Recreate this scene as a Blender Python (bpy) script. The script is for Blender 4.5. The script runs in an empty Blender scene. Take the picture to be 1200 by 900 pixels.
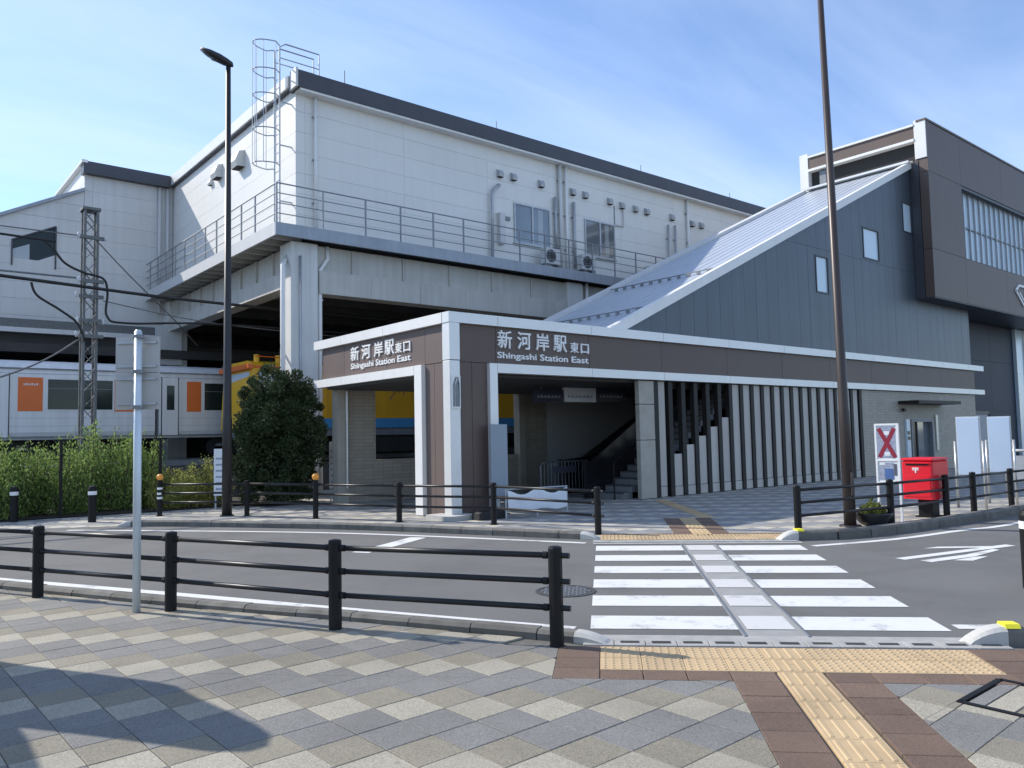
import bpy, bmesh, math, random
from mathutils import Vector, Matrix
random.seed(7)
SC = bpy.context.scene
COL = SC.collection
R = math.radians

# ------------------------------------------------------------------ camera
F_PX, PITCH, ROLL, YU, CAM_H = 926.67, R(3.7686), R(-1.1755), R(50.3265), 1.7
_F = Vector((math.cos(YU), math.sin(YU), 0)); _R = Vector((math.sin(YU), -math.cos(YU), 0)); _Z = Vector((0, 0, 1))
_fw = math.cos(PITCH) * _F + math.sin(PITCH) * _Z
_up = -math.sin(PITCH) * _F + math.cos(PITCH) * _Z
_r2 = math.cos(ROLL) * _R + math.sin(ROLL) * _up
_u2 = -math.sin(ROLL) * _R + math.cos(ROLL) * _up
cam = bpy.data.cameras.new('camera'); cam_o = bpy.data.objects.new('camera', cam); COL.objects.link(cam_o)
cam.sensor_width = 36; cam.lens = 36 * F_PX / 1200; cam.clip_end = 2000; cam.clip_start = 0.05
m = Matrix((_r2, _u2, -_fw)).transposed().to_4x4(); m.translation = (0, 0, CAM_H)
cam_o.matrix_world = m
SC.camera = cam_o

# ------------------------------------------------------------------ sky, sun, exposure
SUN_EL, SUN_XY = R(38), Vector((-.454, .891, 0)).normalized()
SUN = Vector((SUN_XY.x * math.cos(SUN_EL), SUN_XY.y * math.cos(SUN_EL), math.sin(SUN_EL)))
W = bpy.data.worlds.new('World'); SC.world = W; W.use_nodes = True
nt = W.node_tree; nt.nodes.clear()
N = nt.nodes.new; L = nt.links.new
out = N('ShaderNodeOutputWorld'); bg = N('ShaderNodeBackground'); bg.inputs[1].default_value = 0.15
sky = N('ShaderNodeTexSky'); sky.sky_type = 'NISHITA'; sky.sun_disc = False
sky.sun_elevation = SUN_EL; sky.sun_rotation = math.atan2(SUN_XY.x, SUN_XY.y)
sky.altitude = 50; sky.air_density = 1.0; sky.dust_density = .12; sky.ozone_density = 2.6
tc = N('ShaderNodeTexCoord'); sep = N('ShaderNodeSeparateXYZ'); L(tc.outputs['Generated'], sep.inputs[0])
zc = N('ShaderNodeMath'); zc.operation = 'ADD'; zc.inputs[1].default_value = 0.12; L(sep.outputs[2], zc.inputs[0])
zm = N('ShaderNodeMath'); zm.operation = 'MAXIMUM'; zm.inputs[1].default_value = 0.05; L(zc.outputs[0], zm.inputs[0])
dx = N('ShaderNodeMath'); dx.operation = 'DIVIDE'; L(sep.outputs[0], dx.inputs[0]); L(zm.outputs[0], dx.inputs[1])
dy = N('ShaderNodeMath'); dy.operation = 'DIVIDE'; L(sep.outputs[1], dy.inputs[0]); L(zm.outputs[0], dy.inputs[1])
cmb = N('ShaderNodeCombineXYZ'); L(dx.outputs[0], cmb.inputs[0]); L(dy.outputs[0], cmb.inputs[1])
mp = N('ShaderNodeMapping'); mp.inputs['Rotation'].default_value = (0, 0, R(-28)); mp.inputs['Scale'].default_value = (0.55, 1.5, 1); L(cmb.outputs[0], mp.inputs[0])
n1 = N('ShaderNodeTexNoise'); n1.inputs['Scale'].default_value = 1.1; n1.inputs['Detail'].default_value = 9; n1.inputs['Roughness'].default_value = .58; n1.inputs['Distortion'].default_value = .7; L(mp.outputs[0], n1.inputs[0])
n2 = N('ShaderNodeTexNoise'); n2.inputs['Scale'].default_value = .55; n2.inputs['Detail'].default_value = 3; L(cmb.outputs[0], n2.inputs[0])
mu = N('ShaderNodeMath'); mu.operation = 'MULTIPLY'; L(n1.outputs[0], mu.inputs[0]); L(n2.outputs[0], mu.inputs[1])
rp = N('ShaderNodeMapRange'); rp.inputs[1].default_value = .14; rp.inputs[2].default_value = .46; rp.inputs[3].default_value = .02; rp.inputs[4].default_value = .70; L(mu.outputs[0], rp.inputs[0])
mx = N('ShaderNodeMix'); mx.data_type = 'RGBA'; L(rp.outputs[0], mx.inputs[0]); tint = N('ShaderNodeVectorMath'); tint.operation = 'MULTIPLY'; tint.inputs[1].default_value = (.94, 1.0, 1.12); L(sky.outputs[0], tint.inputs[0]); L(tint.outputs[0], mx.inputs[6]); mx.inputs[7].default_value = (4.5, 5.3, 6.7, 1)
L(mx.outputs[2], bg.inputs[0]); L(bg.outputs[0], out.inputs[0])
sun = bpy.data.lights.new('sun', 'SUN'); sun.energy = 4.0; sun.angle = R(.53); sun.color = (1, .945, .855)
sun_o = bpy.data.objects.new('sun', sun); COL.objects.link(sun_o); sun_o.location = (-20, 40, 40)
sun_o.rotation_euler = SUN.to_track_quat('Z', 'Y').to_euler()
SC.view_settings.view_transform = 'Standard'; SC.view_settings.look = 'None'
SC.view_settings.exposure = 0.45; SC.view_settings.gamma = 1

# ------------------------------------------------------------------ materials
MATS = {}
def M(name, col, rough=.6, metal=0.0, var=.06, scale=3.0, bump=0.0, bscale=80, rand=0.0, streak=0.0, grain=0.0, gscale=220, spec=.5, spots=0.0, stain=0.0):
    """procedural principled material: blotchy wear, grain, per-object shade, vertical streaks, fine relief"""
    mt = bpy.data.materials.new(name); mt.use_nodes = True
    t = mt.node_tree; b = t.nodes['Principled BSDF']; n = t.nodes.new; l = t.links.new
    b.inputs['Roughness'].default_value = rough; b.inputs['Metallic'].default_value = metal
    b.inputs['Specular IOR Level'].default_value = spec
    g = n('ShaderNodeNewGeometry'); pos = g.outputs['Position']
    no = n('ShaderNodeTexNoise'); no.inputs['Scale'].default_value = scale; no.inputs['Detail'].default_value = 6; l(pos, no.inputs['Vector'])
    f = n('ShaderNodeMapRange'); f.inputs[1].default_value = .25; f.inputs[2].default_value = .75; f.inputs[3].default_value = 1 - var; f.inputs[4].default_value = 1 + var; l(no.outputs[0], f.inputs[0])
    fac = f.outputs[0]
    def mul(a, c):
        q = n('ShaderNodeMath'); q.operation = 'MULTIPLY'; l(a, q.inputs[0]); l(c, q.inputs[1]); return q.outputs[0]
    if grain:
        gn = n('ShaderNodeTexNoise'); gn.inputs['Scale'].default_value = gscale; gn.inputs['Detail'].default_value = 2; l(pos, gn.inputs['Vector'])
        gf = n('ShaderNodeMapRange'); gf.inputs[1].default_value = .3; gf.inputs[2].default_value = .7; gf.inputs[3].default_value = 1 - grain; gf.inputs[4].default_value = 1 + grain; l(gn.outputs[0], gf.inputs[0]); fac = mul(fac, gf.outputs[0])
    if streak:
        mpg = n('ShaderNodeMapping'); mpg.inputs['Scale'].default_value = (3.5, 3.5, .12); l(pos, mpg.inputs[0])
        sn = n('ShaderNodeTexNoise'); sn.inputs['Scale'].default_value = 1.6; sn.inputs['Detail'].default_value = 5; l(mpg.outputs[0], sn.inputs['Vector'])
        sf = n('ShaderNodeMapRange'); sf.inputs[1].default_value = .35; sf.inputs[2].default_value = .7; sf.inputs[3].default_value = 1.0; sf.inputs[4].default_value = 1 - streak; l(sn.outputs[0], sf.inputs[0]); fac = mul(fac, sf.outputs[0])
    if spots:
        vo = n('ShaderNodeTexVoronoi'); vo.inputs['Scale'].default_value = 3.1; vo.inputs['Randomness'].default_value = 1; l(pos, vo.inputs['Vector'])
        vs_ = n('ShaderNodeMapRange'); vs_.inputs[1].default_value = .035; vs_.inputs[2].default_value = .075; vs_.inputs[3].default_value = 1 - spots; vs_.inputs[4].default_value = 1; l(vo.outputs['Distance'], vs_.inputs[0]); fac = mul(fac, vs_.outputs[0])
    if stain:
        st_ = n('ShaderNodeTexNoise'); st_.inputs['Scale'].default_value = .55; st_.inputs['Detail'].default_value = 8; st_.inputs['Roughness'].default_value = .65; st_.inputs['Distortion'].default_value = .6; l(pos, st_.inputs['Vector'])
        sf_ = n('ShaderNodeMapRange'); sf_.inputs[1].default_value = .48; sf_.inputs[2].default_value = .68; sf_.inputs[3].default_value = 1.0; sf_.inputs[4].default_value = 1 - stain; l(st_.outputs[0], sf_.inputs[0]); fac = mul(fac, sf_.outputs[0])
    if rand:
        oi = n('ShaderNodeObjectInfo')
        rf = n('ShaderNodeMapRange'); rf.inputs[3].default_value = 1 - rand; rf.inputs[4].default_value = 1 + rand; l(oi.outputs['Random'], rf.inputs[0]); fac = mul(fac, rf.outputs[0])
    vm = n('ShaderNodeVectorMath'); vm.operation = 'SCALE'; vm.inputs[0].default_value = col; l(fac, vm.inputs['Scale']); l(vm.outputs[0], b.inputs['Base Color'])
    if bump:
        bn = n('ShaderNodeTexNoise'); bn.inputs['Scale'].default_value = bscale; bn.inputs['Detail'].default_value = 4; l(pos, bn.inputs['Vector'])
        bp = n('ShaderNodeBump'); bp.inputs['Strength'].default_value = bump; bp.inputs['Distance'].default_value = .01; l(bn.outputs[0], bp.inputs['Height']); l(bp.outputs[0], b.inputs['Normal'])
    MATS[name] = mt
    return mt

M('asphalt', (.140, .137, .130), .88, var=.10, scale=.9, bump=.6, bscale=200, grain=.34, gscale=130, stain=.22, spots=.12)
M('ground_soil', (.11, .10, .085), .95, var=.2, scale=.5, bump=.4, bscale=20)
M('bed_soil', (.035, .028, .02), .95, var=.3, scale=9, bump=.8, bscale=40)
M('ballast', (.055, .05, .045), .95, var=.35, scale=25, bump=1, bscale=30)
M('bed_mortar', (.13, .122, .108), .95, var=.2, scale=12, bump=.3)
M('tile_light', (.335, .304, .238), .8, var=.07, scale=2.2, rand=.07, bump=.25, bscale=300, grain=.32, gscale=120, spots=.22, stain=.20)
M('tile_tan', (.232, .205, .154), .8, var=.08, scale=2.2, rand=.08, bump=.25, bscale=300, grain=.32, gscale=120, spots=.22, stain=.20)
M('tile_grey', (.182, .176, .162), .8, var=.08, scale=2.2, rand=.08, bump=.25, bscale=300, grain=.32, gscale=120, spots=.22, stain=.20)
M('tile_brown', (.152, .099, .070), .8, var=.10, scale=3, rand=.12, bump=.25, bscale=300, grain=.32, gscale=120, spots=.22, stain=.20)
M('tactile_yellow', (.49, .355, .20), .72, var=.10, scale=3, rand=.06, bump=.15, bscale=200, grain=.10, spots=.22, stain=.20)
M('kerb_concrete', (.155, .147, .130), .85, var=.28, scale=5, rand=.12, bump=.4, bscale=90, streak=.2)
M('gutter_concrete', (.34, .33, .31), .85, var=.18, scale=6, bump=.3, bscale=120, grain=.12)
M('road_white', (.72, .72, .70), .7, var=.14, scale=4, grain=.10, gscale=120, bump=.2, bscale=200)
M('road_white_worn', (.56, .57, .58), .7, var=.2, scale=6, grain=.15, gscale=120, bump=.2, bscale=200)
M('guide_strip_grey', (.30, .292, .278), .7, var=.12, scale=5, grain=.1)
M('reflector_yellow', (.85, .75, .03), .5, var=.05)
M('cast_iron', (.10, .095, .09), .55, .5, var=.3, scale=20, bump=.4, bscale=60)
M('slot_dark', (.035, .035, .035), .9)
M('black_paint', (.009, .009, .0095), .5, var=.15, scale=8, spec=.25)
M('rail_paint', (.014, .014, .0145), .42, var=.15, scale=8, spec=.35)
M('bronze_paint', (.058, .043, .038), .42, .2, var=.12, scale=3, streak=.15)
M('lamp_dark', (.028, .027, .027), .42, .2, var=.12, scale=3)
M('galvanised', (.42, .44, .46), .45, .55, var=.12, scale=6)
M('railing_grey', (.27, .285, .305), .5, .2, var=.1, scale=6)
M('galvanised_dark', (.20, .215, .23), .5, .3, var=.15, scale=6)
M('steel_pole', (.60, .66, .70), .4, .25, var=.06, scale=5)
M('sign_back', (.44, .43, .41), .5, .3, var=.08, scale=4)
M('white_panel', (.76, .745, .70), .5, var=.03, scale=.8, rand=.015, streak=.03, bump=.2, bscale=1.6)
M('white_panel_grey', (.63, .625, .61), .5, var=.03, scale=.8, rand=.025, streak=.07)
M('panel_core', (.42, .42, .42), .8)
M('white_trim', (.80, .79, .76), .38, var=.03, scale=2, streak=.05)
M('white_trim_metal', (.72, .72, .70), .34, .2, var=.04, scale=2)
M('roof_dark', (.062, .064, .074), .45, .2, var=.08, scale=2)
M('beam_grey', (.55, .53, .48), .7, var=.08, scale=1.2, streak=.13)
M('column_paint', (.68, .675, .65), .55, var=.05, scale=1.2, streak=.16)
M('walkway_steel', (.33, .36, .40), .5, .3, var=.08, scale=2, streak=.12)
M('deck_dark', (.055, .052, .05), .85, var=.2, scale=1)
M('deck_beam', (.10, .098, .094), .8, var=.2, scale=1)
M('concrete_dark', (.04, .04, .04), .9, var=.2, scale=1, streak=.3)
M('brown_panel', (.148, .108, .094), .5, var=.06, scale=1.5, rand=.05, streak=.06)  # lighter brown for the entrance's left faces, sunlight put into the colour
M('brown_panel_shaded', (.112, .077, .063), .5, var=.05, scale=1.5, rand=.04, streak=.05)  # shaded copy of the brown cladding for the front faces; upper block shares it
M('slate_metal', (.086, .104, .124), .40, .30, var=.06, scale=1, rand=.03, streak=.14, bump=.35, bscale=1.4)
M('roof_metal', (.50, .535, .585), .36, .25, var=.04, scale=1, streak=.04)
M('navy_panel', (.016, .023, .045), .5, .0, var=.1, scale=1, rand=.08, spec=.2)
M('fin_dark', (.020, .018, .017), .5, .0, var=.12, scale=3, spec=.25)
M('fin_pale', (.50, .46, .41), .6, var=.05, scale=2, rand=.05, streak=.12)
M('stone_pale', (.36, .335, .285), .5, var=.12, scale=2.5, rand=.05)
M('soffit_dark', (.055, .052, .05), .7, var=.06)
M('wall_pale', (.48, .49, .50), .55, var=.05, scale=1)
M('black_glossy', (.012, .012, .014), .22, var=.1)
M('stair_grey', (.20, .20, .205), .75, var=.1, scale=5)
M('stair_nosing', (.07, .07, .07), .7)
M('letter_white', (.83, .83, .81), .45, var=.02)
M('glass_dark', (.022, .032, .030), .09, .0, var=.3, scale=.9, spec=.28)
M('glass_window', (.20, .225, .24), .07, .25, var=.18, scale=.9, spec=.9)
M('curtain_window', (.34, .36, .36), .10, .1, var=.10, scale=1.5, spec=.8)
M('glass_sky', (.55, .66, .73), .22, .0, var=.08, scale=.5, spec=.8)
M('train_silver', (.76, .76, .765), .42, .10, var=.04, scale=.7, streak=.12)
M('train_orange', (.78, .16, .022), .4, var=.04)
M('train_under', (.020, .019, .018), .8, var=.3, scale=4)
M('train_yellow', (.72, .36, .012), .38, var=.07, scale=1.2, streak=.12)
M('train_blue', (.06, .26, .50), .4, var=.05)
M('yellow_bright', (.82, .47, .02), .4, var=.05)
M('rubber_dark', (.02, .02, .02), .8)
M('mast_steel', (.15, .155, .155), .6, .3, var=.2, scale=10)
M('wire_black', (.012, .012, .013), .5)
M('wire_grey', (.16, .16, .165), .5, .3)
M('insulator', (.55, .56, .57), .3)
M('mail_red', (.72, .012, .028), .32, var=.04, scale=3)
M('board_blue', (.42, .52, .66), .30, .1, var=.04, scale=1.5)
M('stainless', (.52, .52, .50), .35, .6, var=.08, scale=6)
M('poster_white', (.72, .74, .76), .5, var=.03)
M('poster_red', (.26, .012, .035), .5, var=.1, scale=9)
M('poster_blue', (.07, .14, .34), .5, var=.15, scale=9)
M('poster_print', (.30, .33, .42), .5, var=.45, scale=45)
M('print_dark', (.10, .10, .13), .5, var=.3, scale=30)
M('sign_dark', (.022, .022, .045), .35, var=.1)
M('sign_text', (.22, .22, .25), .5)
M('grey_board', (.27, .31, .35), .55, var=.04, scale=1.5)
M('orange_reflector', (.85, .34, .05), .35, var=.2, scale=30)
M('band_white', (.78, .78, .78), .4)
M('plastic_pale', (.62, .62, .60), .5, var=.05)
M('planter_black', (.018, .018, .02), .4)
M('bark', (.075, .055, .04), .9, var=.25, scale=20)
M('concrete_pale', (.46, .45, .42), .85, var=.12, scale=3)
M('cloth_white', (.72, .75, .78), .75, var=.05, scale=4)

def leaf_mat(name, c1, c2, trans=.25):
    mt = bpy.data.materials.new(name); mt.use_nodes = True
    t = mt.node_tree; b = t.nodes['Principled BSDF']; n = t.nodes.new; l = t.links.new
    g = n('ShaderNodeNewGeometry')
    no = n('ShaderNodeTexNoise'); no.inputs['Scale'].default_value = 2.3; no.inputs['Detail'].default_value = 3; l(g.outputs['Position'], no.inputs['Vector'])
    wn = n('ShaderNodeTexWhiteNoise'); wn.noise_dimensions = '1D'; l(g.outputs['Random Per Island'], wn.inputs['W'])
    ad = n('ShaderNodeMath'); ad.operation = 'ADD'; l(no.outputs[0], ad.inputs[0]); l(wn.outputs['Value'], ad.inputs[1])
    rp = n('ShaderNodeMapRange'); rp.inputs[1].default_value = .4; rp.inputs[2].default_value = 1.4; l(ad.outputs[0], rp.inputs[0])
    mx = n('ShaderNodeMix'); mx.data_type = 'RGBA'; l(rp.outputs[0], mx.inputs[0]); mx.inputs[6].default_value = (*c1, 1); mx.inputs[7].default_value = (*c2, 1)
    l(mx.outputs[2], b.inputs['Base Color']); b.inputs['Roughness'].default_value = .5
    b.inputs['Specular IOR Level'].default_value = .35
    tr = n('ShaderNodeBsdfTranslucent'); l(mx.outputs[2], tr.inputs[0])
    ms = n('ShaderNodeMixShader'); ms.inputs[0].default_value = trans
    l(b.outputs[0], ms.inputs[1]); l(tr.outputs[0], ms.inputs[2]); l(ms.outputs[0], t.nodes['Material Output'].inputs[0])
    MATS[name] = mt
leaf_mat('leaf_hedge', (.075, .145, .03), (.36, .47, .14), .40)
leaf_mat('leaf_bush', (.022, .040, .016), (.085, .115, .050), .15)
leaf_mat('leaf_yellowgreen', (.20, .23, .05), (.52, .52, .16), .5)
leaf_mat('leaf_planter', (.10, .14, .03), (.32, .32, .08), .3)

def paint_mat(name, col, thr):
    """road paint worn through to the asphalt in patches"""
    mt = bpy.data.materials.new(name); mt.use_nodes = True
    t = mt.node_tree; b = t.nodes['Principled BSDF']; n = t.nodes.new; l = t.links.new
    g = n('ShaderNodeNewGeometry'); n1_ = n('ShaderNodeTexNoise'); n1_.inputs['Scale'].default_value = 2.2; n1_.inputs['Detail'].default_value = 10; n1_.inputs['Roughness'].default_value = .72; l(g.outputs['Position'], n1_.inputs['Vector'])
    n2_ = n('ShaderNodeTexNoise'); n2_.inputs['Scale'].default_value = 90; n2_.inputs['Detail'].default_value = 3; l(g.outputs['Position'], n2_.inputs['Vector'])
    ad = n('ShaderNodeMath'); ad.operation = 'MULTIPLY_ADD'; l(n2_.outputs[0], ad.inputs[0]); ad.inputs[1].default_value = .28; l(n1_.outputs[0], ad.inputs[2])
    rp_ = n('ShaderNodeMapRange'); rp_.inputs[1].default_value = thr; rp_.inputs[2].default_value = thr + .16; rp_.inputs[3].default_value = 0; rp_.inputs[4].default_value = .75; l(ad.outputs[0], rp_.inputs[0])
    mx_ = n('ShaderNodeMix'); mx_.data_type = 'RGBA'; l(rp_.outputs[0], mx_.inputs[0]); mx_.inputs[6].default_value = (*col, 1); mx_.inputs[7].default_value = (.19, .185, .175, 1)
    l(mx_.outputs[2], b.inputs['Base Color']); b.inputs['Roughness'].default_value = .75
    bp = n('ShaderNodeBump'); bp.inputs['Strength'].default_value = .4; bp.inputs['Distance'].default_value = .004; l(n2_.outputs[0], bp.inputs['Height']); l(bp.outputs[0], b.inputs['Normal'])
    MATS[name] = mt
paint_mat('road_white', (.64, .635, .615), .675)
paint_mat('road_white_worn', (.56, .55, .53), .70)
def tile_pattern_mat():
    """far pavement: squares too small to build, coloured on the same grid as the near tiles"""
    mt = bpy.data.materials.new('plaza_paving'); mt.use_nodes = True
    t = mt.node_tree; b = t.nodes['Principled BSDF']; n = t.nodes.new; l = t.links.new
    g = n('ShaderNodeNewGeometry'); mp = n('ShaderNodeMapping'); mp.vector_type = 'POINT'
    mp.inputs['Rotation'].default_value = (0, 0, R(-1.82)); mp.inputs['Scale'].default_value = (1 / .3108,) * 3
    l(g.outputs['Position'], mp.inputs[0]); s = n('ShaderNodeSeparateXYZ'); l(mp.outputs[0], s.inputs[0])
    def mth(op, a, c=None):
        q = n('ShaderNodeMath'); q.operation = op
        for i, v in enumerate((a, c)):
            if v is None: continue
            if isinstance(v, (int, float)): q.inputs[i].default_value = v
            else: l(v, q.inputs[i])
        return q.outputs[0]
    fx, fy = mth('FLOOR', s.outputs[0]), mth('FLOOR', s.outputs[1])
    k = mth('DIVIDE', mth('FLOORED_MODULO', mth('ADD', fx, fy), 4.0), 4.0)
    cr = n('ShaderNodeValToRGB'); cr.color_ramp.interpolation = 'CONSTANT'; e = cr.color_ramp.elements
    e[0].position = 0; e[0].color = (.46, .43, .36, 1); e[1].position = .2; e[1].color = (.34, .32, .27, 1)
    q = e.new(.45); q.color = (.255, .255, .26, 1); q = e.new(.7); q.color = (.255, .255, .26, 1)
    l(mth('ADD', k, .01), cr.inputs[0])
    cv = n('ShaderNodeCombineXYZ'); l(fx, cv.inputs[0]); l(fy, cv.inputs[1]); wn = n('ShaderNodeTexWhiteNoise'); l(cv.outputs[0], wn.inputs[0])
    fr = lambda o: mth('ABSOLUTE', mth('SUBTRACT', mth('FRACT', o), .5))
    jt = mth('LESS_THAN', mth('MAXIMUM', fr(s.outputs[0]), fr(s.outputs[1])), .482)
    sc = mth('MULTIPLY', mth('ADD', mth('MULTIPLY', wn.outputs['Value'], .22), .86), mth('ADD', mth('MULTIPLY', jt, .45), .55))
    vm = n('ShaderNodeVectorMath'); vm.operation = 'SCALE'; l(cr.outputs[0], vm.inputs[0]); l(sc, vm.inputs['Scale']); l(vm.outputs[0], b.inputs['Base Color'])
    b.inputs['Roughness'].default_value = .8; MATS['plaza_paving'] = mt
tile_pattern_mat()

def brick_mat(name, c1, c2, cm, w, h):
    mt = bpy.data.materials.new(name); mt.use_nodes = True
    t = mt.node_tree; b = t.nodes['Principled BSDF']; n = t.nodes.new; l = t.links.new
    g = n('ShaderNodeNewGeometry'); s = n('ShaderNodeSeparateXYZ'); l(g.outputs['Position'], s.inputs[0])
    a = n('ShaderNodeMath'); a.operation = 'ADD'; l(s.outputs[0], a.inputs[0]); l(s.outputs[1], a.inputs[1])
    c = n('ShaderNodeCombineXYZ'); l(a.outputs[0], c.inputs[0]); l(s.outputs[2], c.inputs[1])
    br = n('ShaderNodeTexBrick'); br.offset = 0.0; l(c.outputs[0], br.inputs[0]); br.inputs['Scale'].default_value = 1
    br.inputs['Color1'].default_value = (*c1, 1); br.inputs['Color2'].default_value = (*c2, 1); br.inputs['Mortar'].default_value = (*cm, 1)
    br.inputs['Brick Width'].default_value = w; br.inputs['Row Height'].default_value = h; br.inputs['Mortar Size'].default_value = .006
    l(br.outputs[0], b.inputs['Base Color']); b.inputs['Roughness'].default_value = .6
    bp = n('ShaderNodeBump'); bp.inputs['Strength'].default_value = .5; bp.inputs['Distance'].default_value = .004; bp.invert = True; l(br.outputs[1], bp.inputs['Height']); l(bp.outputs[0], b.inputs['Normal'])
    MATS[name] = mt
brick_mat('wall_tile', (.39, .35, .29), (.335, .30, .245), (.24, .22, .185), .30, .10)

# ------------------------------------------------------------------ mesh helpers
class MB:
    def __init__(s): s.v = []; s.f = []
    def add(s, vs, fs):
        k = len(s.v); s.v += [tuple(p) for p in vs]; s.f += [tuple(i + k for i in f) for f in fs]; return s
    def box(s, x0, x1, y0, y1, z0, z1):
        x0, x1 = sorted((x0, x1)); y0, y1 = sorted((y0, y1)); z0, z1 = sorted((z0, z1))
        return s.add([(x0, y0, z0), (x1, y0, z0), (x1, y1, z0), (x0, y1, z0), (x0, y0, z1), (x1, y0, z1), (x1, y1, z1), (x0, y1, z1)],
                     [(3, 2, 1, 0), (4, 5, 6, 7), (0, 1, 5, 4), (1, 2, 6, 5), (2, 3, 7, 6), (3, 0, 4, 7)])
    def cbox(s, x0, x1, y0, y1, z0, z1, c=.01):
        """box with chamfered top and vertical edges"""
        def ring(i, z): return [(x0 + i + c, y0 + i, z), (x1 - i - c, y0 + i, z), (x1 - i, y0 + i + c, z), (x1 - i, y1 - i - c, z), (x1 - i - c, y1 - i, z), (x0 + i + c, y1 - i, z), (x0 + i, y1 - i - c, z), (x0 + i, y0 + i + c, z)]
        return s.loft([ring(0, z0), ring(0, z1 - c), ring(c, z1)])
    def loft(s, rings, caps=True, closed=True):
        n = len(rings[0]); vs = [p for r in rings for p in r]; fs = []
        for k in range(len(rings) - 1):
            for i in range(n if closed else n - 1):
                j = (i + 1) % n; fs.append((k * n + i, k * n + j, (k + 1) * n + j, (k + 1) * n + i))
        if caps: fs.append(tuple(reversed(range(n)))); fs.append(tuple(range((len(rings) - 1) * n, len(rings) * n)))
        return s.add(vs, fs)
    def tube(s, pts, r, n=8, caps=True):
        pts = [Vector(p) for p in pts]; rr = r if isinstance(r, (list, tuple)) else [r] * len(pts)
        rings = []; ref = None
        for i, p in enumerate(pts):
            d = (pts[min(i + 1, len(pts) - 1)] - pts[max(i - 1, 0)]).normalized()
            if ref is None: ref = Vector((0, 0, 1)) if abs(d.z) < .9 else Vector((1, 0, 0))
            a = d.cross(ref).normalized(); b = a.cross(d).normalized(); ref = b if abs(d.dot(b)) < .9 else ref
            rings.append([p + rr[i] * (math.cos(2 * math.pi * k / n) * a + math.sin(2 * math.pi * k / n) * b) for k in range(n)])
        return s.loft(rings, caps)
    def bar(s, p, q, w, h):
        """rectangular bar from p to q, w across, h upward"""
        p, q = Vector(p), Vector(q); d = (q - p).normalized(); ref = Vector((0, 0, 1)) if abs(d.z) < .95 else Vector((1, 0, 0))
        a = d.cross(ref).normalized() * w / 2; b = a.cross(d).normalized() * h / 2
        return s.loft([[c - a - b, c + a - b, c + a + b, c - a + b] for c in (p, q)])
    def prism(s, poly, o, ax, ay, an, depth):
        """2D polygon on plane (o, ax, ay) as a plate whose front is at o and which goes back along -an"""
        o, ax, ay, an = map(Vector, (o, ax, ay, an))
        fr = [o + ax * x + ay * y for x, y in poly]; n = len(fr)
        vs = fr + [p - an * depth for p in fr]
        fs = [tuple(range(n)), tuple(reversed(range(n, 2 * n)))] + [(j, i, i + n, j + n) for i, j in ((k, (k + 1) % n) for k in range(n))]
        if ax.cross(ay).dot(an) < 0: fs = [tuple(reversed(f)) for f in fs]
        return s.add(vs, fs)
    def mesh(s, name, mat, off=(0, 0, 0), smooth=False):
        me = bpy.data.meshes.new(name); ox, oy, oz = off
        me.from_pydata([(x - ox, y - oy, z - oz) for x, y, z in s.v], [], s.f)
        for mt in (mat if isinstance(mat, (list, tuple)) else [mat]): me.materials.append(MATS[mt])
        if smooth:
            for p in me.polygons: p.use_smooth = True
        me.update(); return me
    def build(s, name, mat, parent=None, smooth=False):
        off = wpos(parent) if parent else (0, 0, 0)
        me = s.mesh(name, mat, off, smooth)
        return obj(name, me, parent, off)

WP = {}
def wpos(o): return WP[o.name]
def obj(name, me, parent=None, loc=(0, 0, 0), rotz=0.0):
    o = bpy.data.objects.new(name, me); COL.objects.link(o)
    o.location = loc; o.rotation_euler = (0, 0, rotz)
    if parent:
        o.parent = parent; pw = WP[parent.name]; o.location = (loc[0] - pw[0], loc[1] - pw[1], loc[2] - pw[2])
    WP[o.name] = tuple(loc); return o
def thing(name, label, cat, loc=(0, 0, 0), group=None):
    o = obj(name, None, None, loc); o.empty_display_size = .2
    return tag(o, label, cat, group)
def tag(o, label, cat, group=None):
    o['label'] = label; o['category'] = cat
    if group: o['group'] = group
    return o
def struct(o): o['kind'] = 'structure'; return o
def smooth_auto(o):
    for p in o.data.polygons: p.use_smooth = True
    return o

def clip(poly, n, d):
    """keep n.p <= d"""
    outp = []
    for i in range(len(poly)):
        a, b = poly[i], poly[(i + 1) % len(poly)]
        da, db = n[0] * a[0] + n[1] * a[1] - d, n[0] * b[0] + n[1] * b[1] - d
        if da <= 0: outp.append(a)
        if (da < 0 < db) or (db < 0 < da):
            t = da / (da - db); outp.append((a[0] + t * (b[0] - a[0]), a[1] + t * (b[1] - a[1])))
    return outp
def edges(cvx):
    ar = sum(cvx[i][0] * cvx[(i + 1) % len(cvx)][1] - cvx[(i + 1) % len(cvx)][0] * cvx[i][1] for i in range(len(cvx)))
    if ar < 0: cvx = cvx[::-1]
    for i in range(len(cvx)):
        a, b = cvx[i], cvx[(i + 1) % len(cvx)]; n = (b[1] - a[1], a[0] - b[0]); yield n, n[0] * a[0] + n[1] * a[1]
def area(p): return abs(sum(p[i][0] * p[(i + 1) % len(p)][1] - p[(i + 1) % len(p)][0] * p[i][1] for i in range(len(p)))) / 2
def intersect(poly, cvx):
    for n, d in edges(cvx):
        if len(poly) < 3: return []
        poly = clip(poly, n, d)
    return poly if len(poly) >= 3 and area(poly) > 1e-5 else []
def subtract(polys, cvx):
    res = []
    for p in polys:
        rest = p
        for n, d in edges(cvx):
            if len(rest) < 3: break
            o_ = clip(rest, (-n[0], -n[1]), -d)
            if len(o_) >= 3 and area(o_) > 1e-5: res.append(o_)
            rest = clip(rest, n, d)
    return res
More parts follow.
